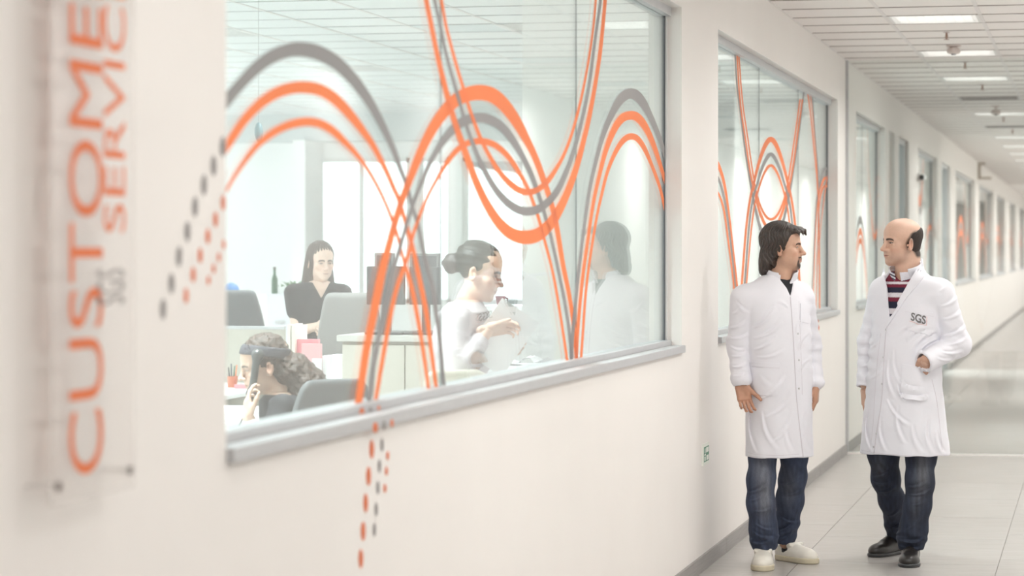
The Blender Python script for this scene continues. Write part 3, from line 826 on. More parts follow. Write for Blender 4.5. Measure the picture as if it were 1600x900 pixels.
def polygonise(fn, lo, hi, h, B=8):
    """sparse surface nets"""
    lo = np.array(lo, np.float64); hi = np.array(hi, np.float64)
    nb = np.ceil((hi-lo)/(h*B)).astype(int)
    g = np.stack(np.meshgrid(*[np.arange(n) for n in nb], indexing='ij'), -1).reshape(-1, 3)
    cen = (lo+(g+.5)*h*B).astype(np.float32)
    d = fn(cen)
    g = g[np.abs(d) < h*B*1.0]
    n1 = B+1
    loc = np.stack(np.meshgrid(*[np.arange(n1)]*3, indexing='ij'), -1).reshape(-1, 3)
    vals = np.empty((len(g), n1**3), np.float32)
    CH = 400
    for i in range(0, len(g), CH):
        gi = (g[i:i+CH, None, :]*B+loc[None]).reshape(-1, 3)
        vals[i:i+CH] = fn((lo+gi*h).astype(np.float32)).reshape(-1, n1**3)
    v = vals.reshape(-1, n1, n1, n1)
    DIM = nb*B+2
    def key(ijk): return (ijk[..., 0].astype(np.int64)*DIM[1]+ijk[..., 1])*DIM[2]+ijk[..., 2]
    corners = [(a, b, c) for a in (0, 1) for b in (0, 1) for c in (0, 1)]
    cv = np.stack([v[:, a:a+B, b:b+B, c:c+B] for a, b, c in corners], -1)
    ins = cv < 0
    act = ins.any(-1) & ~ins.all(-1)
    bi, ci, cj, ck = np.nonzero(act)
    cv = cv[bi, ci, cj, ck]
    cell = g[bi]*B+np.stack([ci, cj, ck], -1)
    acc = np.zeros((len(cell), 3)); cnt = np.zeros(len(cell))
    cor = np.array(corners)
    for a in range(8):
        for b in range(a+1, 8):
            if np.abs(cor[a]-cor[b]).sum() != 1: continue
            va, vb = cv[:, a], cv[:, b]
            m = (va < 0) != (vb < 0)
            t = np.where(m, va/np.where(m, va-vb, 1), 0)
            acc += np.where(m[:, None], cor[a]+(cor[b]-cor[a])*t[:, None], 0); cnt += m
    pos = lo+(cell+acc/np.maximum(cnt, 1)[:, None])*h
    ck_ = key(cell); order = np.argsort(ck_); ck_s = ck_[order]
    faces = []
    inside = v < 0
    for ax in range(3):
        sl0 = [slice(None)]+[slice(0, B)]*3; sl1 = list(sl0); sl1[ax+1] = slice(1, B+1)
        a = inside[tuple(sl0)]; b = inside[tuple(sl1)]
        e = np.nonzero(a != b)
        if len(e[0]) == 0: continue
        fl = a[e]
        P = g[e[0]]*B+np.stack(e[1:], -1)
        u, w_ = [(1, 2), (2, 0), (0, 1)][ax]
        du = np.zeros(3, int); du[u] = 1; dw = np.zeros(3, int); dw[w_] = 1
        q = []; ok = np.ones(len(P), bool)
        for off in (0*du, -du, -du-dw, -dw):
            c_ = P+off
            k_ = key(c_); j = np.searchsorted(ck_s, k_); j = np.clip(j, 0, len(ck_s)-1)
            good = (ck_s[j] == k_) & (c_ >= 0).all(1)
            ok &= good; q.append(order[j])
        q = np.stack(q, 1)[ok]; f_ = fl[ok]
        q[~f_] = q[~f_][:, ::-1]
        faces.append(q)
    F = np.concatenate(faces)
    return pos.astype(np.float32), F
def grad(fn, p, e=.0015):
    g = np.empty_like(p)
    for i in range(3):
        d = np.zeros(3, np.float32); d[i] = e
        g[:, i] = fn(p+d)-fn(p-d)
    return g/(np.linalg.norm(g, axis=1)[:, None]+1e-9)
def np_mesh(name, pos, F, m, parent=None, colour=None, smooth=True):
    me = bpy.data.meshes.new(name)
    me.vertices.add(len(pos)); me.vertices.foreach_set('co', np.ascontiguousarray(pos, np.float32).ravel())
    me.loops.add(F.size); me.loops.foreach_set('vertex_index', np.ascontiguousarray(F, np.int32).ravel())
    me.polygons.add(len(F)); k = F.shape[1]
    me.polygons.foreach_set('loop_start', np.arange(0, F.size, k, dtype=np.int32))
    try: me.polygons.foreach_set('loop_total', np.full(len(F), k, np.int32))
    except Exception: pass
    me.update(calc_edges=True); me.validate()
    if smooth: me.polygons.foreach_set('use_smooth', np.ones(len(me.polygons), bool))
    me.materials.append(m)
    if colour is not None:
        ca = me.color_attributes.new('Col', 'FLOAT_COLOR', 'POINT')
        c4 = np.ones((len(pos), 4), np.float32); c4[:, :3] = colour
        ca.data.foreach_set('color', c4.ravel())
    return link(bpy.data.objects.new(name, me), parent)
def sdf_obj(name, fn, lo, hi, h, m, parent=None, cfn=None):
    pos, F = polygonise(fn, lo, hi, h)
    # two projections on to the surface
    for _ in range(1):
        g = grad(fn, pos, h*.4); d = fn(pos); pos = pos-g*np.clip(d, -h*.6, h*.6)[:, None]
    col = cfn(pos) if cfn is not None else None
    return np_mesh(name, pos, F, m, parent, col)
def join_np(parts):
    P, Fs, C, n = [], [], [], 0
    for (p, f, c) in parts:
        P.append(p); Fs.append(f+n); C.append(c); n += len(p)
    return np.concatenate(P), np.concatenate(Fs), np.concatenate(C)
def mixc(c, col, w_):
    w_ = np.clip(w_, 0, 1)[:, None]; return c*(1-w_)+np.array(col, np.float32)*w_

# ------------------------------------------------------------------ anatomy
def head_sdf(p, sp=None):
    """head in its own frame: face towards -y, origin between the ears at eye level, adult size"""
    sp = sp or {}
    jw = sp.get('jaw', 1.0); ns = sp.get('nose', 1.0); fat = sp.get('fat', 0.0)
    x = p[:, 0]; ax = np.abs(x)
    q = p.copy(); q[:, 0] = ax                  # mirrored half
    d = ell(p, (0, .017, .040), (.0755, .1045, .0865))
    d = smin(d, ell(p, (0, -.028, .045), (.064, .060, .066)), .03)               # forehead
    d = smin(d, ell(p, (0, -.036, -.045), (.0585*jw+fat, .056, .070)), .03)      # mid face
    d = smin(d, ell(q, (.034*jw, -.030, -.066), (.030*jw+fat, .046, .036)), .03)       # jaw
    d = smin(d, ell(p, (0, -.074, -.100), (.026*jw, .022, .020)), .03)           # chin
    d = smin(d, ell(q, (.044, -.060, -.026), (.022, .022, .018)), .022)          # cheek bone
    d = smin(d, cap(q, (.010, -.090, .021), (.046, -.072, .017), .0085, .008), .014)   # brow
    # eye hollow, eyeball, lids
    d = smax(d, -ell(q, (.032, -.097, .001), (.0185, .014, .0125)), .014)
    eye = ell(q, (.0315, -.0765, .0005), (.0135, .0125, .0125))
    d = smin(d, eye, .002)
    d = smin(d, ecap(q, (.020, -.0865, .0065), (.045, -.078, .006), .004, .004, (0, .2, 1), .8), .004)
    d = smin(d, ecap(q, (.020, -.086, -.0072), (.044, -.078, -.006), .0032, .003, (0, .2, 1), .8), .004)
    # nose
    n_ = smin(cap(p, (0, -.089, .014), (0, -.1105, -.028), .0075, .0115*ns), ell(p, (0, -.112*1.0-.003*ns, -.032), (.0125*ns, .0125*ns, .0105)), .008)
    n_ = smin(n_, ell(q, (.0125*ns, -.101, -.036), (.0085, .011, .0075)), .006)
    d = smin(d, n_, .012)
    d = smax(d, -ell(q, (.0062, -.107, -.0445), (.0038, .006, .0035)), .003)
    # mouth
    d = smin(d, ell(p, (0, -.089, -.060), (.026, .014, .018)), .014)
    d = smin(d, ecap(q, (0, -.0995, -.0605), (.020, -.0905, -.0635), .0055, .002, (0, 0, 1), .8), .005)
    d = smin(d, ecap(q, (0, -.0975, -.0725), (.018, -.0905, -.0685), .0065, .0025, (0, 0, 1), .85), .005)
    d = smax(d, -ecap(q, (0, -.1065, -.0662), (.022, -.0945, -.0664), .0022, .0015, (0, 1, 0), 1.0), .003)
    # ear
    M = rotz(R(30)) @ rotx(R(-14))
    e = ell(q, (.0800, .008, -.012), (.0080, .0210, .0335), M)
    e = smax(e, -ell(q, (.0865, .0035, -.008), (.0065, .0105, .019), M), .005)
    e = smin(e, ell(q, (.0755, -.002, -.036), (.006, .009, .010)), .008)
    e = smin(e, ell(q, (.0765, -.010, -.015), (.005, .005, .007)), .004)
    d = smin(d, e, .006)
    return d
def head_colour(p, skin, lips=(.42, .17, .13), brow=(.035, .02, .014), iris=(.06, .035, .02), stubble=0.0, beard=None, nose_red=.25):
    q = p.copy(); q[:, 0] = np.abs(q[:, 0])
    c = np.tile(np.array(skin, np.float32), (len(p), 1))
    n = vnoise(p, 60, 3)
    c = c*(1+.05*n[:, None])
    red = (skin[0]*.98, skin[1]*.72, skin[2]*.66)
    c = mixc(c, red, .45*bump3(q, (.045, -.07, -.035), (.025, .03, .022))+nose_red*bump3(q, (0, -.115, -.035), (.018, .014, .014))+.5*bump3(q, (.084, .006, -.012), (.012, .025, .035)))
    if stubble:
        s = np.clip(bump3(q, (.03, -.06, -.085), (.045, .06, .035))*1.2+bump3(q, (.06, -.01, -.06), (.02, .03, .035))*.8+bump3(p, (0, -.10, -.05), (.025, .02, .010)), 0, 1)
        c = mixc(c, (skin[0]*.52, skin[1]*.50, skin[2]*.50), stubble*s)
    if beard is not None:
        s = bump3(q, (0, -.085, -.100), (.030, .035, .022))*1.7+bump3(q, (.012, -.102, -.053), (.020, .02, .0052))*1.3+bump3(q, (.027, -.09, -.075), (.007, .02, .022))*1.1
        c = mixc(c, beard, np.clip(s-.35, 0, 1)*1.25)
    lip = np.clip(1.6*np.exp(-((p[:, 2]+.0662)/.0075)**2-((q[:, 0])/.021)**4)-.55, 0, 1)*(p[:, 1] < -.088)
    c = mixc(c, lips, lip)
    c = mixc(c, (.10, .03, .025), np.exp(-((p[:, 2]+.0663)/.0014)**2-((q[:, 0])/.021)**6)*(p[:, 1] < -.088)*.9)
    c = mixc(c, (.05, .028, .02), 1.3*bump3(q, (.034, -.0875, .0015), (.0105, .012, .0034)))
    bz = .0205-.35*(q[:, 0]-.026)**2/.03
    bm = np.exp(-((p[:, 2]-bz)/.0052)**4)*(q[:, 0] > .010)*(q[:, 0] < .050)*(p[:, 1] < -.06)
    c = mixc(c, brow, bm*1.2)
    c = mixc(c, (skin[0]*.55, skin[1]*.48, skin[2]*.46), .75*bump3(q, (.031, -.085, .006), (.016, .02, .008)))  # shade of the eye sockets painted into the skin colour
    dx = (q[:, 0]-.0315)/.0125; dz = (p[:, 2]-.0003)/.0031
    em = (dx*dx+dz*dz < 1) & (p[:, 1] < -.083)
    c[em] = (.34, .30, .28)
    ir = ((p[:, 0]-np.sign(p[:, 0])*.0315)**2+(p[:, 2]-.0003)**2 < .0052**2) & em
    c[ir] = iris
    rim = (dx*dx+(dz*.85)**2 < 1.5) & ~em & (p[:, 1] < -.079) & (p[:, 2] > -.001)
    c[rim] = np.array(brow)*1.2+.01
    return c
def hand_sdf(p, curl=(.35, .4, .45, .5), thumb=0.6, spread=.05, fore=.07):
    """right hand in its own frame: wrist at the origin, fingers towards -z, palm facing -y... thumb on +x side"""
    d = ecap(p, (0, 0, fore), (0, 0, 0), .030, .026, (0, 1, 0), .72)
    d = smin(d, rbox(p, (0, .001, -.045), (.040, .0145, .046), .0135), .022)
    d = smin(d, ell(p, (.022, -.008, -.035), (.017, .014, .034)), .014)
    L = ((.030, .040, .027, .020, .0088), (.010, .045, .030, .022, .0090), (-.010, .041, .028, .021, .0085), (-.029, .032, .021, .018, .0075))
    for i, (fx_, l1, l2, l3, r_) in enumerate(L):
        a = np.array((fx_, .002, -.086 if i in (1, 2) else -.081)); ang = curl[i]*.6; sx = (1.5-i)*spread
        pts = [(a[0], a[1], a[2]+.012, r_*1.12)]
        pts.append((a[0], a[1], a[2], r_*1.1))
        for l, k in ((l1, 1.0), (l2, 1.25), (l3, .8)):
            a = a+l*np.array((math.sin(sx), -math.sin(ang), -math.cos(ang))); pts.append((a[0], a[1], a[2], r_*(.98 if l == l1 else (.92 if l == l2 else .78))))
            ang += curl[i]*k
        d = smin(d, chain(p, pts, .004), .005)
    t0 = np.array((.026, -.008, -.020)); t1 = np.array((.046, -.020, -.052))
    dv = np.array((math.sin(thumb), -.35, -math.cos(thumb))); dv = dv/np.linalg.norm(dv)
    t2 = t1+dv*.034; t3 = t2+(dv*np.array((.85, 1, 1.1)))*.027
    d = smin(d, chain(p, [(*t0, .0135), (*t1, .0118), (*t2, .0098), (*t3, .0078)], .006), .010)
    return d
SKIN = mat('skin', (.6, .4, .3), .48, attr='Col', sss=.12, bump=.04, bscale=500, noise=.03, nscale=90)
def place(fn, M, t, s=1.0):
    """field fn moved by rotation M (local->world) and offset t, scaled by s"""
    t = V3(*t); Mi = np.asarray(M, np.float32)
    return lambda p: fn(((p-t) @ Mi)/s)*s
def local(p, M, t, s=1.0): return ((p-V3(*t)) @ np.asarray(M, np.float32))/s
# ================================================================== the two men
COAT = mat('coat_cotton', (.795, .79, .845), .8, noise=.015, nscale=12, bump=.25, bscale=26, sheen=.15)
COATS = mat('coat_seam', (.66, .63, .68), .85)
DENIM = mat('denim', (.05, .07, .13), .85, attr='Col', noise=.16, nscale=260, stretch=(1, 1, .25), bump=.2, bscale=500)
HAIRB = mat('brown_hair', (.034, .021, .015), .30, noise=.85, nscale=150, stretch=(1, 1, .13), bump=1.0, bscale=190, spec=.7)
HAIRD = mat('dark_cropped_hair', (.030, .019, .014), .7, noise=.4, nscale=220, bump=.6, bscale=420)
BLACKC = mat('black_cotton', (.018, .019, .024), .85, noise=.1, nscale=60)
WSHOE = mat('white_leather', (.80, .77, .70), .42, attr='Col', noise=.05, nscale=25, bump=.08, bscale=90)
SOLE = mat('cream_sole', (.62, .56, .42), .6, noise=.06, nscale=40)
BSHOE = mat('black_leather', (.022, .019, .018), .32, noise=.2, nscale=30, bump=.12, bscale=120)
SNAP = mat('snap_metal', (.60, .60, .62), .3, .8)
CLOG = mat('printed_grey', (.17, .165, .17), .7)
REDT = mat('printed_red', (.75, .30, .22), .7)

def poly2(p, poly, axes=(0, 2)):
    """signed distance to a polygon in the chosen plane"""
    x = p[:, axes[0]]; y = p[:, axes[1]]
    P = np.array(poly, np.float32); n = len(P)
    d = np.full(len(p), 1e9, np.float32); s = np.ones(len(p), np.float32)
    for i in range(n):
        a = P[i]; b = P[i-1]; e = b-a
        wx = x-a[0]; wy = y-a[1]
        t = np.clip((wx*e[0]+wy*e[1])/float(e @ e), 0, 1)
        d = np.minimum(d, (wx-e[0]*t)**2+(wy-e[1]*t)**2)
        c1 = y >= a[1]; c2 = y < b[1]; c3 = e[0]*wy > e[1]*wx
        f = (c1 & c2 & c3) | (~c1 & ~c2 & ~c3)
        s = np.where(f, -s, s)
    return s*np.sqrt(d)
def folds(p, lst):
    o = np.zeros(len(p), np.float32)
    for (c, r_, d_, lam, amp, seed) in lst:
        m = bump3(p, c, r_)
        dv = V3(*d_); dv = dv/np.linalg.norm(dv)
        ph = (p @ dv)*(2*math.pi/lam)+1.6*vnoise(p, 14, seed)
        sn = np.sin(ph)
        o += amp*m*(np.sign(sn)*np.abs(sn)**.8)
    return o
def creases(p, lst, yc=.0):
    o = np.zeros(len(p), np.float32); x = p[:, 0]; z = p[:, 2]
    fr = 1/(1+np.exp(np.clip((p[:, 1]-yc)/.012, -30, 30)))
    for (a, b, w_, amp) in lst:
        ex, ez = b[0]-a[0], b[1]-a[1]; l = math.hypot(ex, ez); ex /= l; ez /= l
        m = (x > min(a[0], b[0])-3*w_) & (x < max(a[0], b[0])+3*w_) & (z > min(a[1], b[1])-3*w_) & (z < max(a[1], b[1])+3*w_)
        if not m.any(): continue
        wx = x[m]-a[0]; wz = z[m]-a[1]
        t = (wx*ex+wz*ez)/l; sd = wx*-ez+wz*ex+.10*l*np.sin(np.clip(t, 0, 1)*3.1)
        tp = np.clip(np.sin(np.clip(t, 0, 1)*math.pi), 0, 1)**.7
        w2 = w_*(.6+.6*np.clip(t, 0, 1))
        o[m] += amp*tp*(np.exp(-(sd/w2)**2)-.75*np.exp(-((sd-1.5*w2)/w2)**2))*fr[m]
    return -o
def crpx(L, lst): return [(L(a, b), L(c, d), w_*.00325, amp) for (a, b, c, d, w_, amp) in lst]
def trace(fn, xz, y0=-.6, y1=.6):
    """first hit of the field going from front (-y) to back, for a list of (x, z)"""
    xz = np.array(xz, np.float32); y_ = np.full(len(xz), y0, np.float32)
    for _ in range(70):
        p = np.stack([xz[:, 0], y_, xz[:, 1]], 1); d = fn(p)
        y_ = np.minimum(y_+np.clip(d, -.004, .05)*.7, y1)
    return np.stack([xz[:, 0], y_, xz[:, 1]], 1)
def patch(name, fn, poly, m, parent, off=.004, n=14, hem=False):
    """cloth piece laid on the surface: a grid inside a four-cornered outline (x, z)"""
    a, b, c, d = [np.array(q) for q in poly]
    xz = []
    for i in range(n+1):
        for j in range(n+1):
            u, v = i/n, j/n
            xz.append((a*(1-u)+b*u)*(1-v)+(d*(1-u)+c*u)*v)
    P = trace(fn, xz); g = grad(fn, P, .004)
    F = []
    for i in range(n):
        for j in range(n): F.append((i*(n+1)+j, (i+1)*(n+1)+j, (i+1)*(n+1)+j+1, i*(n+1)+j+1))
    N_ = len(P)
    Q = np.concatenate([P+g*off, P-g*.003])
    F2 = F+[tuple(i+N_ for i in reversed(f)) for f in F]
    rim = [i*(n+1) for i in range(n+1)]+[n*(n+1)+j for j in range(1, n+1)]+[i*(n+1)+n for i in range(n-1, -1, -1)]+[j for j in range(n-1, 0, -1)]
    for k in range(len(rim)):
        p_, q_ = rim[k], rim[(k+1) % len(rim)]; F2.append((p_, p_+N_, q_+N_, q_))
    o = np_mesh(name, Q, np.array(F2), m, parent)
    o.data.set_sharp_from_angle(angle=R(50))
    return o
def strip(name, fn, pts, w_, m, parent, off=.0025):
    """narrow raised seam following a line of (x, z) points"""
    q = crom([(x, z, 0) for x, z in pts], 8)[:, :2]
    t = np.gradient(q, axis=0); t /= np.linalg.norm(t, axis=1)[:, None]
    nn = np.stack([-t[:, 1], t[:, 0]], 1)
    A = trace(fn, q+nn*w_/2); B = trace(fn, q-nn*w_/2); C = trace(fn, q)
    g = grad(fn, C, .004); Cc = C+g*off
    k = len(q); P = np.concatenate([A, Cc, B]); F = []
    for i in range(k-1):
        F += [(i, i+1, k+i+1, k+i), (k+i, k+i+1, 2*k+i+1, 2*k+i)]
    return np_mesh(name, P, np.array(F), m, parent)
def snap(fn, x, z, parent, r_=.0055):
    P = trace(fn, [(x, z)])[0]; g = grad(fn, P[None], .006)[0]
    zz = Vector(g); q = zz.to_track_quat('Z', 'Y').to_matrix().to_4x4()
    M = Matrix.Translation(Vector(P)) @ q
    MB().lathe([(r_, -.002), (r_, .002), (r_*.6, .0035)], n=12, M=M).build('snap_button', SNAP, parent, True)
def lay_text(name, s, fn, origin, du, dv, length, height, m, parent, off=.003):
    v, f = text_mesh(s, .022); lo = v.min(0); hi = v.max(0)
    U = (v[:, 0]-lo[0])/(hi[0]-lo[0])*length; V_ = (v[:, 1]-lo[1])/(hi[1]-lo[1])*height
    xz = np.array(origin)[None]+U[:, None]*np.array(du)[None]+V_[:, None]*np.array(dv)[None]
    P = trace(fn, xz); P = P+grad(fn, P, .008)*off
    return mesh_obj(name, P.tolist(), f, m, parent)
def shoe_sdf(p, toe=.0, wide=1.0):
    """toe towards -y, heel at the origin, sole on z = 0"""
    q = p.copy(); q[:, 0] = q[:, 0]/wide
    u = ell(q, (0, -.195, .030), (.047, .088, .044+toe))
    u = smin(u, ell(q, (0, -.10, .045), (.041, .085, .052)), .03)
    u = smin(u, ell(q, (0, -.035, .045), (.036, .045, .062)), .03)
    return smax(u, .012-p[:, 2], .006)
def sole_sdf(p, wide=1.0, th=.026):
    q = p.copy(); q[:, 0] = q[:, 0]/wide; q[:, 2] = 0
    d = smin(ell(q, (0, -.195, 0), (.052, .092, 1)), ell(q, (0, -.04, 0), (.041, .050, 1)), .06)
    d = smin(d, ell(q, (0, -.11, 0), (.040, .09, 1)), .03)
    return smax(d, np.abs(p[:, 2]-th/2)-th/2, .008)

def make_man(spec):
    px0, dep = spec['px'], spec['depth']
    s = dep/FPX
    base = at(px0, HOR, dep); base.z = 0
    ang = YAW-math.atan((px0-800)/FPX)
    root = empty('person', base, ang, spec['label'], 'person')
    def L(px, py): return ((px-px0)*s, EYE-(py-HOR)*s)   # photo pixel -> own frame (x, z)
    return root, L

# ---------------------------------------------------------------- man with brown hair
def man_one():
    root, L = make_man(dict(px=1216, depth=13.3, label='dark-haired bearded man in white coat, jeans and white clogs by the wall'))
    th = R(25)
    torso_k = smooth_keys([(.556, .007, .015, .172, .144), (.66, .006, .012, .169, .144), (.80, .004, .008, .166, .143), (.95, .002, 0, .168, .147), (1.10, -.002, -.004, .169, .147),
               (1.22, -.008, 0, .171, .141), (1.31, -.016, .005, .176, .131), (1.375, -.022, .01, .168, .112), (1.42, -.018, .014, .138, .094), (1.45, -.008, .016, .105, .082), (1.475, .004, .02, .080, .074)], 4)
    rs, re, rw = (-.170, -.070, 1.355), (-.196, -.045, 1.120), (-.186, -.105, .945)
    ls, le, lw = (.112, .080, 1.360), (.160, .115, 1.120), (.186, .045, .930)
    FO = [((0, 0, 1.0), (.3, .3, .5), (.4, .3, 1), .16, .0016, 1), ((0, 0, .7), (.3, .3, .3), (1, .3, .2), .12, .002, 4), ((-.20, -.06, 1.08), (.07, .12, .16), (.35, .3, 1), .06, .0028, 6), ((.17, .08, 1.1), (.06, .12, .2), (.2, 0, 1), .06, .0035, 8)]
    CR = crpx(L, [(1176, 512, 1212, 478, 3.2, .008), (1178, 528, 1222, 500, 3, .007), (1178, 545, 1214, 522, 2.6, .006), (1180, 556, 1226, 545, 2.4, .004), (1232, 480, 1214, 470, 2.4, .004),
         (1256, 492, 1244, 520, 2.4, .005), (1262, 520, 1247, 545, 2.4, .005), (1264, 560, 1248, 580, 2.4, .004), (1186, 622, 1228, 585, 3.4, .006), (1196, 650, 1238, 612, 3.4, .0055), (1190, 640, 1214, 700, 3.2, .005), (1206, 690, 1240, 640, 3.2, .005),
         (1174, 630, 1180, 705, 2.6, .006), (1228, 650, 1236, 704, 2.8, .0045), (1256, 640, 1262, 706, 2.6, .005), (1186, 582, 1208, 602, 2.4, .004),
         (1140, 512, 1168, 500, 2.6, .006), (1142, 528, 1172, 520, 2.4, .0065), (1141, 540, 1166, 545, 2.2, .006), (1143, 556, 1170, 548, 2.4, .006), (1144, 572, 1168, 566, 2.2, .006), (1146, 586, 1166, 580, 2, .005), (1150, 470, 1172, 490, 2.8, .005), (1145, 490, 1160, 478, 2.4, .004)])
    def torso(p): return loft(p, torso_k, 2.35, th)
    def sleeves(p):
        a = smin(cap(p, rs, re, .070, .060), cap(p, re, rw, .060, .047), .03)
        a = smin(a, ell(p, (rw[0]+.002, rw[1], rw[2]+.004), (.050, .046, .034)), .02)     # gathered cuff
        a = smax(a, -cap(p, (rw[0]+.002, rw[1]-.004, rw[2]-.022), (rw[0]+.006, rw[1]-.02, rw[2]-.09), .034, .036), .006)
        b = smin(cap(p, ls, le, .068, .056), cap(p, le, lw, .056, .044), .03)
        b = smin(b, ell(p, lw, (.046, .046, .03)), .015)
        return a, b
    Vp = [L(1221, 424), L(1236, 424), L(1239.5, 436), L(1237, 452), L(1234.6, 462), L(1229, 450), L(1219, 437)]
    def coat_raw(p):
        t = torso(p); a, b = sleeves(p)
        up = np.clip((p[:, 2]-1.265)/.09, 0, 1)
        d = smin(t, np.minimum(a, b), .006)*(1-up)+smin(smin(t, a, .055), b, .055)*up
        return d+folds(p, FO)+creases(p, CR, .02)
    def coat(p):
        d = coat_raw(p)
        tt = torso(p)
        cut = np.maximum(np.maximum(poly2(p, Vp), p[:, 1]-.03), -(tt+.035))
        d = smax(d, -cut, .003)
        inner = np.maximum(tt+.016, p[:, 2]-.80)              # hollow skirt
        return smax(d, -inner, .004)
    co = sdf_obj('lab_coat', coat, (-.30, -.24, .53), (.28, .24, 1.50), .0050, COAT, root)
    co['label'] = 'white snap-front lab coat'
    # neckline and skirt line, pockets, snaps
    strip('placket_seam', coat, [L(1234.8, 463), L(1237.5, 500), L(1240.5, 550), L(1243, 600), L(1244.5, 622), L(1249, 665), L(1254.5, 712)], .005, COATS, co, .0026)
    strip('placket_stitch', coat, [L(1248, 470), L(1250, 520), L(1252, 570), L(1253, 615)], .002, COATS, co, .001)
    patch('pocket', coat, [L(1176, 564), L(1218, 566), L(1216, 616), L(1180, 615)], COAT, co, .0035)
    strip('pocket_hem', coat, [L(1176, 571), L(1197, 572), L(1218, 573)], .004, COATS, co, .0055)
    patch('pocket', coat, [L(1250, 474), L(1262, 477), L(1263, 505), L(1250, 502)], COAT, co, .0035, 8)
    strip('hem_stitch', coat, [L(1169, 706), L(1190, 707.5), L(1220, 708), L(1248, 707)], .0025, COATS, co, .0012)
    for (x, y_) in ((1247, 438), (1246.5, 520), (1248, 561), (1248, 605)): snap(coat, *L(x, y_), co)
    # stand collar
    def collar(p):
        c = np.array([.014, .018, 1.462], np.float32)
        q = (p-c) @ (rotz(R(24)) @ rotx(R(16)))
        rad = np.sqrt((q[:, 0]/1.0)**2+(q[:, 1]/1.0)**2)
        rr = .0775+.10*np.clip(q[:, 2]-.0, -.05, .05)
        d = np.maximum(np.abs(rad-rr)-.0032, np.abs(q[:, 2]-.008)-.034)
        a_ = np.arctan2(q[:, 0], -q[:, 1])                     # 0 = front
        gap = .34-np.clip(q[:, 2], -.03, .05)*-5.0
        return np.maximum(d, (gap-np.abs(a_+.08))*.05)
    cl = sdf_obj('collar', collar, (-.12, -.10, 1.38), (.13, .14, 1.55), .0026, COAT, co)
    # t-shirt
    sdf_obj('t_shirt', lambda p: smax(smax(torso(p)+.005, 1.25-p[:, 2], .01), p[:, 2]-1.450-.10*np.abs(p[:, 0]-.045), .006), (-.2, -.17, 1.22), (.2, .17, 1.54), .005, BLACKC, root)
    # body
    HM = rotz(R(82)) @ rotx(R(0)); hs = .955; hp = (.020, .010, 1.612)
    def bare(p):
        hq = local(p, HM, hp, hs)
        d = head_sdf(hq, dict(fat=.004))*hs
        neck = smin(cap(p, (.006, .025, 1.56), (.004, .022, 1.40), .058, .064), cap(p, (.036, .0, 1.53), (.026, -.008, 1.45), .036, .034), .03)
        return smin(d, neck, .02)
    skin1 = (.64, .395, .285)
    def hc(p):
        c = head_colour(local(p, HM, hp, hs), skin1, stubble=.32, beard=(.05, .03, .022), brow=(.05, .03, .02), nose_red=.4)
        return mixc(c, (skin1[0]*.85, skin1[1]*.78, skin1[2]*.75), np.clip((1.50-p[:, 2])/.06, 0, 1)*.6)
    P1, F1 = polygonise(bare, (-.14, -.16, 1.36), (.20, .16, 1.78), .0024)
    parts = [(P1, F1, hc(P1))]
    def core(p):
        d = loft(p, [(.80, 0, .02, .14, .10), (1.1, 0, 0, .14, .10), (1.36, -.01, .01, .14, .09), (1.42, 0, .015, .07, .06)], 2.2, th)
        for a in ((rs, re, .045, .04), (re, rw, .04, .03), (ls, le, .045, .04), (le, lw, .04, .03), ((-.06, .0, .85), (-.083, -.05, .46), .045, .038), ((-.083, -.05, .46), (-.072, -.03, .09), .038, .030),
                  ((.06, .05, .85), (.07, .11, .48), .045, .038), ((.07, .11, .48), (.034, .245, .09), .038, .030)):
            d = smin(d, cap(p, *a), .03)
        return d
    P2, F2 = polygonise(core, (-.28, -.2, .04), (.28, .34, 1.46), .011)
    parts.append((P2, F2, np.tile(np.array(skin1, np.float32), (len(P2), 1))))
    # right hand seen from its back, thumb towards the coat; left hand seen edge on
    def axes(zx, xx):
        z_ = -np.array(zx, float); z_ /= np.linalg.norm(z_); x_ = np.array(xx, float); x_ -= z_*(x_ @ z_); x_ /= np.linalg.norm(x_)
        y_ = np.cross(z_, x_); return np.stack([x_, y_, z_], 1).astype(np.float32)
    sk2 = (.50, .27, .18)
    for (wp, fd, xd, cu, tb, mir, sc) in (((rw[0]+.004, rw[1]-.01, rw[2]-.022), (.20, -.12, -1), (1, .30, .3), (.42, .46, .5, .55), .62, 1, .93), ((lw[0]+.004, lw[1]-.004, lw[2]-.02), (-.05, -.10, -1), (-.15, -1, 0), (.5, .55, .6, .65), .35, 1, .93)):
        M = axes(fd, xd)
        fn = lambda p, M=M, wp=wp, cu=cu, tb=tb: hand_sdf(local(p, M, wp, sc), cu, tb)*sc
        c = np.array(wp)+np.array(fd)/np.linalg.norm(fd)*.07
        Ph, Fh = polygonise(fn, c-.16, c+.16, .0022)
        lc = local(Ph, M, wp, sc)
        col = np.tile(np.array(sk2, np.float32), (len(Ph), 1))*(1+.07*vnoise(Ph, 70, 5)[:, None])
        col = mixc(col, (sk2[0]*1.2, sk2[1]*1.25, sk2[2]*1.3), .5*bump3(lc, (.005, .01, -.03), (.04, .02, .05)))
        parts.append((Ph, Fh, col))
    P, F, C = join_np(parts)
    np_mesh('body', P, F, SKIN, root, C)
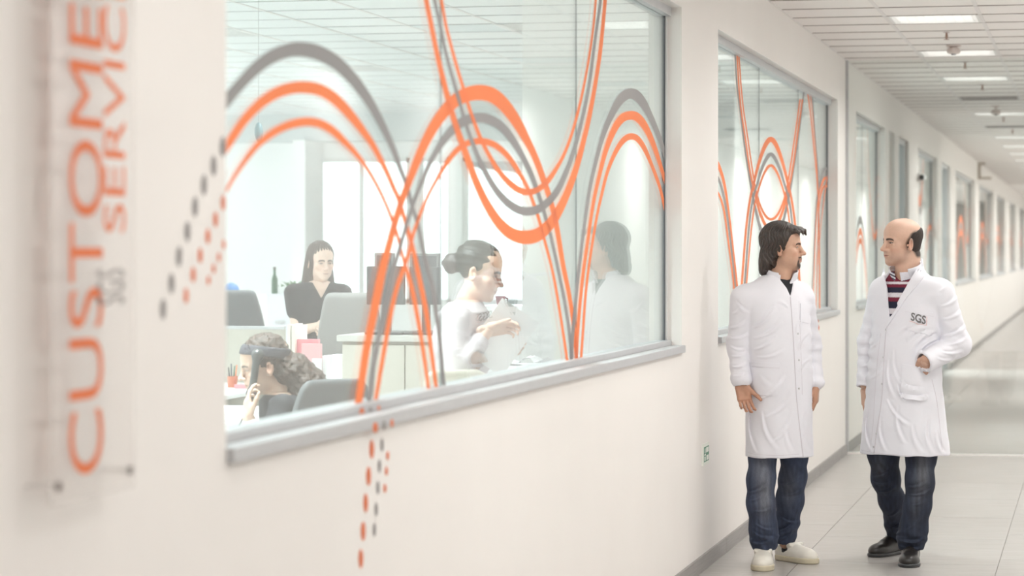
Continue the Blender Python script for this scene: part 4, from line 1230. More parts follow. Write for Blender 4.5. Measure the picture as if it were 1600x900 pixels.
    # hair
    def hair(p):
        q = local(p, HM, hp, hs); ax = np.abs(q[:, 0]); m = q.copy(); m[:, 0] = ax
        d = ell(q, (0, .014, .044), (.0875, .110, .0985))
        d = smin(d, ell(m, (.050, .040, -.030), (.040, .062, .072)), .03)
        d = smin(d, ell(m, (.040, .082, -.072), (.042, .034, .062)), .03)
        d = smin(d, ell(m, (.035, .096, -.112), (.038, .018, .030)), .025)
        y_, z_ = q[:, 1], q[:, 2]
        # keep hair behind the hair line
        line = np.interp(z_, [-.13, -.06, -.040, -.012, .02, .05, .075, .10, .13], [.050, .026, .012, -.022, -.036, -.050, -.064, -.090, -.12])
        lineC = np.interp(z_, [-.13, .03, .066, .085, .10, .13], [.02, -.060, -.078, -.105, -.12, -.13])
        wv = np.clip((ax-.02)/.045, 0, 1)
        d = smax(d, (line*wv+lineC*(1-wv)-y_)*.8, .012)
        # fringe lifted off the forehead
        for (fx_, fy, fz, ln) in ((-.052, -.074, .090, .7), (-.038, -.084, .095, 1.0), (-.022, -.090, .098, .8), (-.006, -.092, .100, 1.15), (.012, -.092, .099, .85), (.030, -.086, .096, 1.0)):
            d = smin(d, chain(q, [(fx_, fy+.03, fz+.002, .016), (fx_-.002, fy-.006, fz-.002, .011), (fx_-.004, fy-.006-.020*ln, fz-.010, .0075), (fx_-.006, fy-.006-.028*ln, fz-.012-.020*ln, .002)], .008), .010)
        ph = np.arctan2(q[:, 0], y_+.01*np.sin(z_*60))
        bk = np.clip((y_+.05)/.04, .25, 1); d = d+bk*(.0020*np.sin(ph*34+3*np.sin(z_*22+q[:, 0]*20))+.0014*np.sin(ph*71+2*np.sin(z_*40)))
        d = d+.004*np.clip((-.07-z_)/.05, 0, 1)*np.sin(ph*26)
        return d*hs
    sdf_obj('hair', hair, (-.20, -.16, 1.42), (.22, .18, 1.78), .0024, HAIRB, root)
    # jeans
    leg = [[(-.062, .01, .80, .070), (-.078, -.015, .56, .0655), (-.087, -.05, .44, .0675), (-.086, -.055, .32, .067), (-.076, -.045, .20, .064), (-.070, -.035, .140, .062), (-.070, -.03, .118, .060)],
           [(.060, .04, .80, .068), (.080, .065, .56, .0640), (.074, .12, .44, .066), (.060, .18, .32, .065), (.044, .225, .20, .058), (.034, .245, .145, .050), (.032, .25, .116, .051)]]
    JF = [((-.07, -.1, .13), (.08, .15, .045), (.5, .2, 1), .050, .005, 13), ((.04, .2, .17), (.08, .15, .06), (-.6, .2, 1), .052, .006, 15), ((0, 0, .4), (.2, .4, .3), (1, .2, .4), .09, .003, 16)]
    JC = crpx(L, [(1170, 768, 1205, 748, 2.4, .008), (1172, 780, 1200, 764, 2, .006), (1178, 795, 1206, 790, 2.2, .004), (1176, 828, 1206, 838, 2.4, .007), (1174, 846, 1212, 836, 2.6, .008), (1180, 815, 1210, 824, 2, .004),
         (1216, 760, 1256, 744, 2.4, .006), (1222, 776, 1258, 764, 2.2, .005), (1216, 836, 1244, 818, 2.4, .008), (1214, 850, 1240, 836, 2.2, .007), (1218, 812, 1250, 822, 2.2, .005)])
    def jeans(p):
        d = np.minimum(chain(p, leg[0], .04), chain(p, leg[1], .04))
        d = smin(d, loft(p, [(.78, 0, .025, .13, .10), (1.0, 0, .01, .14, .11)], 2.2, th), .03)
        d = d+folds(p, JF)+creases(p, JC, .6)
        for k in (0, 1):
            a, b = leg[k][-2], leg[k][-1]
            d = smax(d, -cap(p, (b[0], b[1], b[2]-.06), (b[0], b[1], b[2]-.004), b[3]-.008, b[3]-.009), .004)
            d = np.where((p[:, 2] < b[2]-.030) & (np.hypot(p[:, 0]-b[0], p[:, 1]-b[1]) < .09), np.maximum(d, b[2]-.030-p[:, 2]), d)
        return d
    def jc(p):
        c = np.tile(np.array((.036, .049, .088), np.float32), (len(p), 1))
        lt = .75*bump3(p, (-.065, -.13, .36), (.040, .08, .11))+.55*bump3(p, (-.08, -.12, .52), (.05, .08, .09))+.4*bump3(p, (.055, .07, .38), (.04, .08, .12))
        c = mixc(c, (.19, .198, .225), lt)
        c = mixc(c, (.035, .045, .08), .55*bump3(p, (-.03, -.05, .35), (.012, .1, .2)))
        dr = vnoise(p*np.array((1, 1, .3), np.float32), 120, 9)
        return c*(1+.30*dr[:, None])
    sdf_obj('jeans', jeans, (-.2, -.22, .05), (.2, .36, 1.02), .0045, DENIM, root, jc)['label'] = 'faded blue jeans'
    # clogs
    for (hx, hy, dx, dy) in ((-.072, .045, -.03, -1), (.004, .315, .66, -.75)):
        a_ = math.atan2(dx, -dy)
        M = rotz(a_); t = (hx, hy, 0)
        def upper(p):
            q = local(p, M, t); d = shoe_sdf(q, .006, 1.16)
            d = smax(d, -cap(q, (0, -.035, .085), (0, -.060, .14), .034, .05), .012)
            d = smin(d, rbox(q, (0, -.118, .0835), (.046, .020, .010), .008, rotx(R(-24))), .008)
            m = q.copy(); m[:, 0] = np.abs(m[:, 0])
            return smax(d, -rbox(m, (.052, -.088, .070), (.026, .020, .020), .008, rotx(R(-24))), .004)
        def upc(p):
            q = local(p, M, t); m = q.copy(); m[:, 0] = np.abs(m[:, 0])
            c = np.tile(np.array((.80, .77, .70), np.float32), (len(p), 1))
            c[rbox(m, (.052, -.088, .070), (.026, .020, .020), .008, rotx(R(-24))) < .0012] = (.05, .05, .055)
            c = mixc(c, (.55, .50, .40), .5*bump3(q, (0, -.27, .02), (.06, .03, .02)))
            return c
        so = sdf_obj('clog', upper, (hx-.32, hy-.34, -.01), (hx+.34, hy+.08, .16), .0032, WSHOE, root, upc)
        so['label'] = 'white slip-on clog'
        sdf_obj('sole', lambda p: sole_sdf(local(p, M, t), 1.14, .030), (hx-.32, hy-.34, -.01), (hx+.34, hy+.08, .06), .0035, SOLE, so)
        sdf_obj('sock', lambda p: cap(local(p, M, t), (0, -.06, .05), (0, -.055, .13), .034, .036), (hx-.2, hy-.2, 0), (hx+.2, hy+.1, .18), .006, DARKP, so)
    return root
man_a = man_one()

# ---------------------------------------------------------------- bald man
def man_two():
    root, L = make_man(dict(px=1415, depth=13.45, label='balding man in white coat with striped shirt, hand in coat pocket'))
    th = R(-28)
    torso_k = smooth_keys([(.556, -.004, .02, .236, .160), (.66, -.004, .016, .226, .160), (.80, -.006, .01, .210, .155), (.95, -.006, 0, .194, .150), (1.08, -.002, 0, .186, .146),
               (1.2, .008, 0, .185, .141), (1.32, .020, .002, .190, .130), (1.39, .028, .005, .186, .112), (1.44, .022, .01, .155, .096), (1.47, .010, .012, .115, .084), (1.50, .0, .015, .082, .076)], 4)
    rs, re, rw = (-.112, .075, 1.385), (-.184, .100, 1.130), (-.204, .060, .905)
    ls, le, lw = (.168, -.078, 1.380), (.262, -.030, 1.120), (.100, -.198, 1.040)
    FO = [((0, 0, 1.0), (.3, .3, .5), (.4, .3, 1), .16, .0016, 21), ((.0, -.1, .68), (.3, .3, .3), (1, .3, -.2), .13, .0025, 24), ((.22, -.06, 1.14), (.09, .12, .12), (.5, .3, 1), .06, .003, 26), ((-.2, .05, 1.05), (.06, .12, .2), (.2, 0, 1), .06, .004, 28)]
    CR = crpx(L, [(1461, 516, 1424, 546, 3, .009), (1464, 528, 1432, 552, 2.6, .008), (1456, 508, 1416, 530, 2.6, .006), (1450, 500, 1404, 520, 2.6, .004), (1404, 612, 1450, 617, 3, .010), (1406, 594, 1442, 606, 2.6, .006), (1402, 598, 1414, 624, 2.4, .007),
         (1388, 560, 1398, 622, 2.8, .006), (1396, 545, 1408, 600, 2.6, .004), (1402, 630, 1412, 690, 3, .006), (1386, 622, 1420, 662, 2.8, .006), (1424, 660, 1440, 705, 3.4, .006), (1448, 650, 1456, 706, 3, .006), (1462, 668, 1472, 706, 2.6, .006), (1376, 650, 1384, 704, 2.6, .006), (1356, 640, 1360, 704, 2.4, .006),
         (1360, 592, 1382, 566, 2.6, .005), (1360, 545, 1378, 520, 2.4, .004), (1352, 500, 1360, 545, 2.2, .005), (1346, 520, 1358, 528, 2, .005), (1344, 548, 1358, 540, 2, .005), (1343, 575, 1358, 566, 2, .004),
         (1474, 524, 1508, 508, 2.8, .009), (1472, 536, 1510, 526, 2.6, .008), (1470, 548, 1504, 546, 2.4, .007), (1462, 556, 1490, 560, 2.4, .005), (1468, 478, 1496, 462, 3, .006), (1470, 498, 1502, 484, 2.8, .006), (1466, 455, 1480, 440, 2.4, .004)])
    def torso(p): return loft(p, torso_k, 2.3, th)
    def sleeves(p):
        a = smin(cap(p, rs, re, .070, .058), cap(p, re, rw, .058, .047), .03)
        b = smin(cap(p, ls, le, .076, .064), cap(p, le, lw, .064, .055), .035)
        dv = np.array(lw)-np.array(le); dv = dv/np.linalg.norm(dv)
        b = smax(b, ((p-V3(*lw)) @ dv.astype(np.float32))-.018, .006)
        dv2 = np.array(rw)-np.array(re); dv2 = dv2/np.linalg.norm(dv2)
        a = smax(a, ((p-V3(*rw)) @ dv2.astype(np.float32))-.012, .006)
        b = smax(b, -cap(p, np.array(lw)+dv*0, np.array(lw)+dv*.1, .042, .042), .004)
        a = smax(a, -cap(p, np.array(rw)+dv2*0, np.array(rw)+dv2*.1, .036, .036), .004)
        return a, b
    Vp = [L(1381, 418), L(1442, 404), L(1437, 428), L(1428, 445), L(1402, 478), L(1391, 497), L(1389, 480), L(1387, 450), L(1378, 430)]
    def coat_raw(p):
        t = torso(p); a, b = sleeves(p)
        up = np.clip((p[:, 2]-1.275)/.09, 0, 1)
        d = smin(t, np.minimum(a, b), .006)*(1-up)+smin(smin(t, a, .055), b, .055)*up
        return d+folds(p, FO)+creases(p, CR, .02)
    def coat(p):
        d = coat_raw(p); tt = torso(p)
        cut = np.maximum(np.maximum(poly2(p, Vp), p[:, 1]-.02), -(tt+.035))
        d = smax(d, -cut, .003)
        inner = np.maximum(tt+.016, p[:, 2]-.80)
        return smax(d, -inner, .004)
    co = sdf_obj('lab_coat', coat, (-.31, -.30, .53), (.36, .24, 1.53), .0050, COAT, root)
    co['label'] = 'white open-necked lab coat'
    strip('placket_seam', coat, [L(1391, 497), L(1386, 513), L(1383, 540), L(1381, 580), L(1378, 625), L(1371, 670), L(1366, 710)], .005, COATS, co, .0026)
    strip('placket_stitch', coat, [L(1377, 520), L(1372, 560), L(1368, 610), L(1365, 660), L(1360, 705)], .002, COATS, co, .001)
    chest = patch('chest_pocket', coat, [L(1415, 481), L(1457, 488), L(1454, 523), L(1418, 514)], COAT, co, .0035)
    strip('pocket_hem', coat, [L(1415, 486), L(1436, 490), L(1457, 493.5)], .003, COATS, co, .0052)
    patch('side_pocket', coat, [L(1411, 567), L(1452, 573), L(1446, 622), L(1408, 618)], COAT, co, .009)
    strip('pocket_hem', coat, [L(1411, 575), L(1430, 578), L(1451, 581)], .003, COATS, co, .0078)
    strip('hem_stitch', coat, [L(1346, 704), L(1370, 706), L(1410, 708), L(1450, 708.5), L(1478, 707)], .0025, COATS, co, .0012)
    strip('side_seam', coat, [L(1455, 590), L(1462, 620), L(1467, 660), L(1471, 700)], .003, COATS, co, .0014)
    for (x, y_) in ((1385, 514), (1381, 557), (1379, 598), (1370, 676), (1366, 697)): snap(coat, *L(x, y_), co)
    sl = 7.0/24
    du = np.array((1, -.27)); du = du/np.linalg.norm(du)*1.0
    lay_text('lettering', 'SGS', coat, L(1423, 499.5), du, (.10, 1.0), 22.5*.00327, 12.5*.00327, CLOG, co, .0062)
    strip('print_line', coat, [L(1421, 500.5), L(1433, 504), L(1446.5, 507.5)], .0022, REDT, co, .0062)
    strip('print_line', coat, [L(1446.5, 507.5), L(1446.8, 500), L(1447, 493.5)], .0022, REDT, co, .0062)
    # lapels: right one broad, left one narrow edge
    def flap(nm, poly, off=.007):
        patch(nm, coat_raw, poly, COAT, co, off, 12)
    flap('lapel', [L(1441, 404), L(1446, 430), L(1404, 481), L(1403, 473)])
    flap('lapel', [L(1447, 428), L(1429, 446), L(1388, 509), L(1386, 502)], .006)
    flap('lapel', [L(1379, 419), L(1386, 448), L(1388, 484), L(1376, 447)], .005)
    def collar(p):
        c = np.array([.004, .016, 1.482], np.float32)
        q = (p-c) @ (rotz(R(-35)) @ rotx(R(18)))
        rad = np.hypot(q[:, 0], q[:, 1])
        rr = .077+.12*np.clip(q[:, 2], -.05, .05)
        d = np.maximum(np.abs(rad-rr)-.0035, np.abs(q[:, 2]-.006)-.034)
        a_ = np.arctan2(q[:, 0], -q[:, 1])
        return np.maximum(d, (.75-np.abs(a_))*.06)
    sdf_obj('collar', collar, (-.13, -.13, 1.38), (.14, .15, 1.58), .0026, COAT, co)
    # striped shirt
    SHIRT = mat('striped_cotton', (.5, .1, .2), .85, attr='Col', noise=.08, nscale=120)
    def shirt(p): return smax(np.minimum(smax(torso(p)+.010, 1.15-p[:, 2], .01), cap(p, (-.004, .012, 1.42), (-.004, .008, 1.45), .070, .068)), p[:, 2]-1.462-.6*np.clip(p[:, 1]+.02, -.1, .1)-.25*np.abs(p[:, 0]+.03), .004)
    def sc_(p):
        NAVY, CRIM, WHT = (.012, .013, .035), (.17, .012, .035), (.68, .64, .68)
        f = p[:, 2]+.20*p[:, 0]*0
        c = np.tile(np.array(NAVY, np.float32), (len(p), 1))
        for (y0, y1, col) in ((418, 440, CRIM), (440, 444, WHT), (444, 449, CRIM), (449, 457, NAVY), (457, 464, WHT), (464, 471, CRIM), (471, 481, NAVY), (481, 490, WHT)):
            z1 = EYE-(y0-HOR)*13.45/FPX; z0 = EYE-(y1-HOR)*13.45/FPX
            c[(f >= z0) & (f < z1)] = col
        return c
    sh = sdf_obj('striped_shirt', shirt, (-.22, -.18, 1.13), (.23, .18, 1.53), .004, SHIRT, root, sc_)
    def scol(p):
        c = np.array([-.004, .010, 1.470], np.float32)
        q = (p-c) @ (rotz(R(-30)) @ rotx(R(20)))
        rad = np.hypot(q[:, 0], q[:, 1])
        rr = .071-.22*np.clip(q[:, 2]-.012, -.04, .0)
        d = np.maximum(np.abs(rad-rr)-.0028, np.abs(q[:, 2])-.024-.018*np.clip(-q[:, 1]/.07, 0, 1))
        a_ = np.arctan2(q[:, 0], -q[:, 1])
        return np.maximum(d, (.22+np.clip(-q[:, 2], 0, .05)*4-np.abs(a_))*.06)
    def scc(p):
        c = np.tile(np.array((.74, .72, .78), np.float32), (len(p), 1))
        m = (p[:, 0] < -.045)
        c[m & (((p[:, 2]*60+p[:, 0]*30) % 1) < .45)] = (.02, .02, .05)
        c[(p[:, 0] > -.02) & (np.abs(p[:, 2]-1.443-.25*(p[:, 0])) < .004)] = (.03, .03, .07)
        return c
    sdf_obj('shirt_collar', scol, (-.14, -.14, 1.38), (.13, .14, 1.54), .0026, SHIRT, sh, scc)
    # body
    HM = rotz(R(-57)) @ rotx(R(2)); hs = .972; hp = (-.022, .012, 1.638)
    skin2 = (.66, .43, .325)
    def bare(p):
        d = head_sdf(local(p, HM, hp, hs), dict(nose=1.12))*hs
        neck = smin(cap(p, (.020, .040, 1.575), (.004, .025, 1.42), .056, .066), cap(p, (-.018, .0, 1.555), (-.006, -.01, 1.45), .034, .042), .03)
        return smin(d, neck, .018)
    def hc(p):
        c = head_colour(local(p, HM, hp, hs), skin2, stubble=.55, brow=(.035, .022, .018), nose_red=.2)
        q = local(p, HM, hp, hs); y_, z_ = q[:, 1], q[:, 2]
        fr = np.interp(z_, [-.08, -.045, -.028, -.005, .02, .045, .07], [.055, .038, .0, -.012, -.006, .012, .05])
        mk = np.clip((y_-fr)/.016+.5, 0, 1)*np.clip((.066-z_)/.02, 0, 1)*np.clip((z_+.088)/.015, 0, 1)
        c = mixc(c, (.05, .033, .026), mk*(1-bump3(np.stack([np.abs(q[:, 0]), y_, z_], 1), (.084, .006, -.014), (.014, .024, .036))))
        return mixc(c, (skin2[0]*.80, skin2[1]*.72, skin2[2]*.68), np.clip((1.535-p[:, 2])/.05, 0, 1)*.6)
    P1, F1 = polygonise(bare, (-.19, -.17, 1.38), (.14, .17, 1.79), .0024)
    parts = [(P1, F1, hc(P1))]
    def core(p):
        d = loft(p, [(.80, 0, .02, .15, .10), (1.1, 0, 0, .15, .10), (1.38, .02, .01, .15, .09), (1.45, 0, .015, .07, .06)], 2.2, th)
        for a in ((rs, re, .045, .04), (re, rw, .04, .03), (ls, le, .045, .042), (le, lw, .042, .03), ((-.09, .03, .85), (-.105, .12, .46), .045, .038), ((-.105, .12, .46), (-.046, .38, .10), .038, .028),
                  ((.075, .0, .85), (.074, -.05, .46), .045, .038), ((.074, -.05, .46), (.03, -.02, .09), .038, .03)):
            d = smin(d, cap(p, *a), .03)
        return d
    P2, F2 = polygonise(core, (-.28, -.26, .04), (.34, .46, 1.5), .011)
    parts.append((P2, F2, np.tile(np.array(skin2, np.float32), (len(P2), 1))))
    def axes(zx, xx):
        z_ = -np.array(zx, float); z_ /= np.linalg.norm(z_); x_ = np.array(xx, float); x_ -= z_*(x_ @ z_); x_ /= np.linalg.norm(x_)
        y_ = np.cross(z_, x_); return np.stack([x_, y_, z_], 1).astype(np.float32)
    dv = np.array(lw)-np.array(le); dv /= np.linalg.norm(dv)
    for (wp, fd, xd, cu, tb) in ((tuple(np.array(lw)+dv*.004), (-.30, .80, -.75), (-.75, .0, .55), (.2, .2, .2, .2), .1), ((rw[0]-.002, rw[1]-.0, rw[2]-.022), (.06, .02, -1), (-.35, .9, 0), (.3, .3, .35, .4), .3)):
        M = axes(fd, xd)
        fn = lambda p, M=M, wp=wp, cu=cu, tb=tb: hand_sdf(local(p, M, wp, .95), cu, tb, fore=.012 if tb < .2 else .06)*.95
        c = np.array(wp)+np.array(fd)/np.linalg.norm(fd)*.07
        Ph, Fh = polygonise(fn, c-.16, c+.16, .0024)
        sk2 = (.60, .36, .26)
        parts.append((Ph, Fh, np.tile(np.array(sk2, np.float32), (len(Ph), 1))*(1+.06*vnoise(Ph, 70, 5)[:, None])))
    P, F, C = join_np(parts)
    np_mesh('body', P, F, SKIN, root, C)
    # cropped hair round the sides and back
    def hair(p):
        q = local(p, HM, hp, hs); y_, z_ = q[:, 1], q[:, 2]; ax = np.abs(q[:, 0])
        d = ell(q, (0, .020, .040), (.0775, .1080, .0885))
        d = smin(d, ell(q, (0, .045, -.03), (.058, .060, .058)), .03)
        front = np.interp(z_, [-.08, -.045, -.028, -.005, .02, .045, .07], [.055, .038, .004, -.006, .002, .022, .06])
        d = smax(d, (front-y_)*.8, .008)
        d = smax(d, z_-.058-.02*np.clip((y_-.05)/.05, 0, 1), .012)
        d = smax(d, -.082-z_, .01)
        ear = ell(np.stack([ax, y_, z_], 1), (.082, .008, -.012), (.016, .0245, .036))
        d = smax(d, -ear, .004)
        return (d+.0008*vnoise(q, 260, 4))*hs
    sdf_obj('hair', hair, (-.17, -.14, 1.52), (.14, .16, 1.77), .0024, HAIRD, root)
    # jeans
    leg = [[(-.080, .03, .80, .080), (-.113, .07, .56, .078), (-.103, .13, .42, .067), (-.072, .22, .30, .063), (-.052, .33, .18, .054), (-.046, .38, .125, .047), (-.045, .39, .10, .046)],
           [(.070, .01, .80, .080), (.078, -.03, .56, .074), (.072, -.055, .42, .068), (.060, -.045, .30, .066), (.040, -.03, .18, .065), (.030, -.02, .125, .066), (.029, -.02, .10, .060)]]
    JF = [((.03, -.05, .13), (.09, .15, .04), (.5, .2, 1), .052, .005, 33), ((-.05, .35, .16), (.08, .2, .06), (-.5, .2, 1), .05, .005, 32), ((0, .1, .4), (.2, .5, .3), (1, .2, .4), .09, .003, 36)]
    JC = crpx(L, [(1364, 748, 1392, 736, 2.4, .006), (1362, 756, 1394, 756, 2.6, .007), (1372, 772, 1400, 762, 2.2, .005), (1386, 815, 1408, 796, 2.2, .004), (1388, 836, 1410, 826, 2.2, .006),
         (1418, 758, 1450, 748, 2.6, .008), (1420, 770, 1456, 760, 2.2, .007), (1424, 786, 1448, 776, 2, .005), (1416, 826, 1444, 790, 2.4, .005), (1404, 842, 1446, 838, 2.8, .009), (1404, 850, 1444, 852, 2.4, .006)])
    def jeans(p):
        d = np.minimum(chain(p, leg[0], .04), chain(p, leg[1], .04))
        d = smin(d, loft(p, [(.78, -.01, .015, .14, .10), (1.0, 0, .01, .14, .11)], 2.2, th), .03)
        d = d+folds(p, JF)+creases(p, JC, .6)
        for k in (0, 1):
            b = leg[k][-1]
            d = smax(d, -cap(p, (b[0], b[1], b[2]-.06), (b[0], b[1], b[2]-.004), b[3]-.008, b[3]-.009), .004)
            d = np.where((p[:, 2] < b[2]-.028) & (np.hypot(p[:, 0]-b[0], p[:, 1]-b[1]) < .09), np.maximum(d, b[2]-.028-p[:, 2]), d)
        return d
    def jc(p):
        c = np.tile(np.array((.016, .022, .042), np.float32), (len(p), 1))
        lt = .55*bump3(p, (.085, -.13, .47), (.035, .08, .11))+.25*bump3(p, (-.13, .02, .50), (.03, .08, .09))+.2*bump3(p, (.05, -.10, .30), (.03, .08, .10))
        c = mixc(c, (.17, .17, .18), lt)
        dr = vnoise(p*np.array((1, 1, .3), np.float32), 120, 9)
        return c*(1+.40*dr[:, None])
    sdf_obj('jeans', jeans, (-.24, -.22, .05), (.22, .50, 1.02), .0045, DENIM, root, jc)['label'] = 'dark blue faded jeans'
    LACE = mat('black_lace', (.012, .012, .012), .8)
    for (hx, hy, dx, dy) in ((.028, .055, -.05, -1), (-.028, .455, -.52, -.85)):
        a_ = math.atan2(dx, -dy); M = rotz(a_); t = (hx, hy, 0)
        def upper(p):
            q = local(p, M, t); d = shoe_sdf(q, -.004, 1.12)
            d = smin(d, cap(q, (0, -.05, .06), (0, -.045, .10), .038, .038), .02)
            d = smin(d, ecap(q, (0, -.145, .070), (0, -.075, .104), .020, .022, (0, .4, 1), .5), .012)
            return smax(d, -cap(q, (0, -.045, .09), (0, -.045, .16), .032, .034), .004)
        so = sdf_obj('shoe', upper, (hx-.32, hy-.34, -.01), (hx+.34, hy+.08, .16), .0032, BSHOE, root)
        so['label'] = 'black leather lace-up shoe'
        sdf_obj('sole', lambda p: sole_sdf(local(p, M, t), 1.10, .020), (hx-.32, hy-.34, -.01), (hx+.34, hy+.08, .05), .0035, DARKP, so)
        for k in range(5):
            yy = -.148+.017*k; zz = .0800+.0072*k
            pts = [M @ np.array((x, yy+.006*(x > 0), zz+.004-9*x*x)) + np.array(t) for x in (-.019, -.010, 0, .010, .019)]
            MB().tube([tuple(q) for q in pts], .0022, 6).build('lace', LACE, so, True)
    return root
man_b = man_two()
# ================================================================== the office behind the glass
def rect_at(px0, px1, d, y_off=0.0):
    """x-extent on a plane facing down the corridor, through the given depth"""
    a = at(px0, HOR, d); b = at(px1, HOR, d); return a, b
def zof(py, d): return EYE-(py-HOR)/FPX*d
CABM = mat('cabinet_grey', (.50, .49, .46), .5, noise=.02, nscale=4)
PINK = mat('pink_card', (.80, .30, .34), .6, noise=.03)
PAPER = mat('white_paper', (.86, .85, .85), .8, noise=.02, nscale=20)
def block(name, px0, px1, z0, z1, d, deep, m, label=None, cat=None, parent=None, bevel=.004):
    """box whose front face lies at depth d; returns object and its corners"""
    a, b = rect_at(px0, px1, d); y = (a.y+b.y)/2
    lo = (min(a.x, b.x), y, z0); hi = (max(a.x, b.x), y+deep, z1)
    if parent is None: o = boxo(name, lo, hi, m, None, bevel)
    else: o = boxo(name, lo, hi, m, parent, bevel)
    if label: tag(o, label, cat)
    return o, lo, hi
# long white desk and its beige screen
a = at(330, HOR, 17.2); b = at(452, HOR, 17.2)
e = empty('desk_screen', (0, 0, 0), label='low beige desk screen behind the orange pen pot', cat='screen')
boxo('panel', (a.x, a.y, .02), (b.x, a.y+.04, 1.09), BEIGE, e, .004)
boxo('top_rail', (a.x, a.y-.005, 1.085), (b.x, a.y+.045, 1.105), ALU, e, .002)
for x in (a.x+.02, b.x-.06): boxo('foot', (x, a.y+.0, 0), (x+.04, a.y+.19, .02), ALU, e)
dk = empty('desk', (0, 0, 0), label='long white desk with papers at the left of the office', cat='desk')
boxo('desk_top', (-5.02, 12.3, .715), (-4.16, 13.85, .74), WHITE, dk, .004)
boxo('desk_top', (-5.64, 13.85, .715), (-5.02, a.y-.02, .74), WHITE, dk, .004)
for (x, y) in ((-4.98, 12.35), (-4.24, 12.35), (-4.24, 13.75), (-5.6, 13.9), (-5.6, a.y-.1), (-5.1, a.y-.1)): boxo('leg', (x, y, 0), (x+.05, y+.05, .715), ALU, dk)
# pen pot, pens, pink pad, papers
p = at(363, HOR, 16.5)
e = empty('pen_pot', (p.x, p.y, .74), label='orange pen pot with pens on the white desk', cat='pen pot')
MB().lathe([(.030, 0), (.034, .07), (.031, .07), (.027, .006)], n=18).build('cup', mat('orange_plastic', (.55, .17, .09), .5), e, True)
for k, (dx, dy, c) in enumerate(((-.012, 0, (.03, .04, .05)), (.004, .01, (.05, .2, .15)), (.015, -.005, (.75, .25, .1)), (0, -.012, (.1, .1, .12)))):
    MB().tube([(dx, dy, .01), (dx*2.2, dy*2, .125+.008*k)], .0045, 6).build('pen', mat('pen_%d' % k, c, .4), e)
p = at(377, HOR, 16.4)
tag(boxo('note_pad', (p.x-.03, p.y-.05, .74), (p.x+.05, p.y+.08, .765), PINK), 'small pink pad on the desk beside the pen pot', 'pad')
for k, (px, d, rz) in enumerate(((360, 14.35, .2), (368, 13.85, -.1), (376, 13.35, .3))):
    p = at(px, HOR, d)
    o = boxo('paper_sheet', (-.105, -.148, 0), (.105, .148, .004), PAPER); o.location = (p.x, p.y, .7402); o.rotation_euler = (0, 0, rz)
    tag(o, ('white paper sheet nearest the pen pot', 'white paper sheet in the middle of the long desk', 'white paper sheet nearest the woman on the phone')[k], 'paper', 'papers on the long desk')
# low cabinet with folders
o, lo, hi = block('low_cabinet', 442, 532, 0, .90, 13.5, .42, WHITE)
root = empty('low_cabinet', (0, 0, 0), label='low white cabinet carrying pink and white folders', cat='cabinet'); o.name = 'carcass'; o.parent = root
for k in range(2):
    w_ = (hi[0]-lo[0])/2
    dr = boxo('door', (lo[0]+k*w_+.004, lo[1]-.018, .05), (lo[0]+(k+1)*w_-.004, lo[1], .88), WHITE, root, .002)
    boxo('handle', (lo[0]+w_+(-.03 if k == 0 else .02), lo[1]-.03, .6), (lo[0]+w_+(-.02 if k == 0 else .03), lo[1]-.018, .72), ALU, dr)
def folder(px0, px1, pyt, m, d, deep, label, grp=None, lean=0):
    o, l_, h_ = block('folder', px0, px1, .9005, zof(pyt, d), d, deep, m, label, 'folder', bevel=.002)
    if grp: o['group'] = grp
folder(462, 499, 530, PINK, 13.62, .03, 'upright pink folder on the low white cabinet')
folder(470, 502, 537, mat('pale_pink_card', (.85, .45, .47), .6), 13.56, .03, 'paler pink folder in front of the pink one')
folder(503, 517, 556, PAPER, 13.55, .25, 'white box file at the right of the pink folders')
folder(487, 502, 560, PAPER, 13.53, .02, 'white folder standing before the pink folders')
folder(449, 454, 507, mat('cream_card', (.78, .74, .66), .6), 13.6, .22, 'cream file box, left of a pair beside the pink folder')
folder(455, 461, 509, MATS['cream_card'], 13.6, .22, 'cream file box, right of a pair beside the pink folder')
# tall counter with monitors
root = empty('tall_counter', (0, 0, 0), label='tall beige counter below the dark monitors', cat='counter')
o, lo, hi = block('body', 530, 688, 0, 1.165, 12.45, .5, BEIGE, parent=root)
boxo('counter_top', (lo[0]-.02, lo[1]-.03, 1.165), (hi[0]+.01, hi[1]+.02, 1.195), CABM, root, .004)
boxo('plinth', (lo[0]+.01, lo[1]-.002, 0), (hi[0]-.01, lo[1]+.02, .08), GREYP, root)
for k in range(3):
    w_ = (hi[0]-lo[0])/3
    boxo('front_panel', (lo[0]+k*w_+.004, lo[1]-.012, .09), (lo[0]+(k+1)*w_-.004, lo[1], 1.15), BEIGE, root, .002)
SCR = mat('screen_glass', (.045, .055, .065), .15)
def monitor(px0, px1, py0, py1, d, zbase, label, m=DARKP):
    a, b = rect_at(px0, px1, d); y = (a.y+b.y)/2; z1, z0 = zof(py0, d), zof(py1, d); cx = (a.x+b.x)/2
    e = empty('monitor', (cx, y, zbase), label=label, cat='monitor')
    hw = (b.x-a.x)/2
    boxo('bezel', (-hw, -.012, z0-zbase), (hw, .018, z1-zbase), m, e, .004)
    boxo('screen', (-hw+.012, -.0135, z0-zbase+.014), (hw-.012, -.012, z1-zbase-.012), SCR, e)
    MB().box((-.02, .018, .012), (.02, .03, max(.05, (z0+z1)/2-zbase))).build('stand', m, e)
    boxo('foot', (-.09, -.05, 0), (.09, .09, .012), m, e, .003)
    return e
monitor(572, 634, 416, 476, 12.55, 1.195, 'black monitor on the left end of the tall counter')
monitor(639, 689, 417, 476, 12.55, 1.195, 'black monitor on the right end of the tall counter')
monitor(585, 617, 395, 455, 12.78, 1.195, 'grey monitor standing behind the left black monitor', GREYP)
monitor(640, 688, 396, 455, 12.78, 1.195, 'grey monitor standing behind the right black monitor', GREYP)
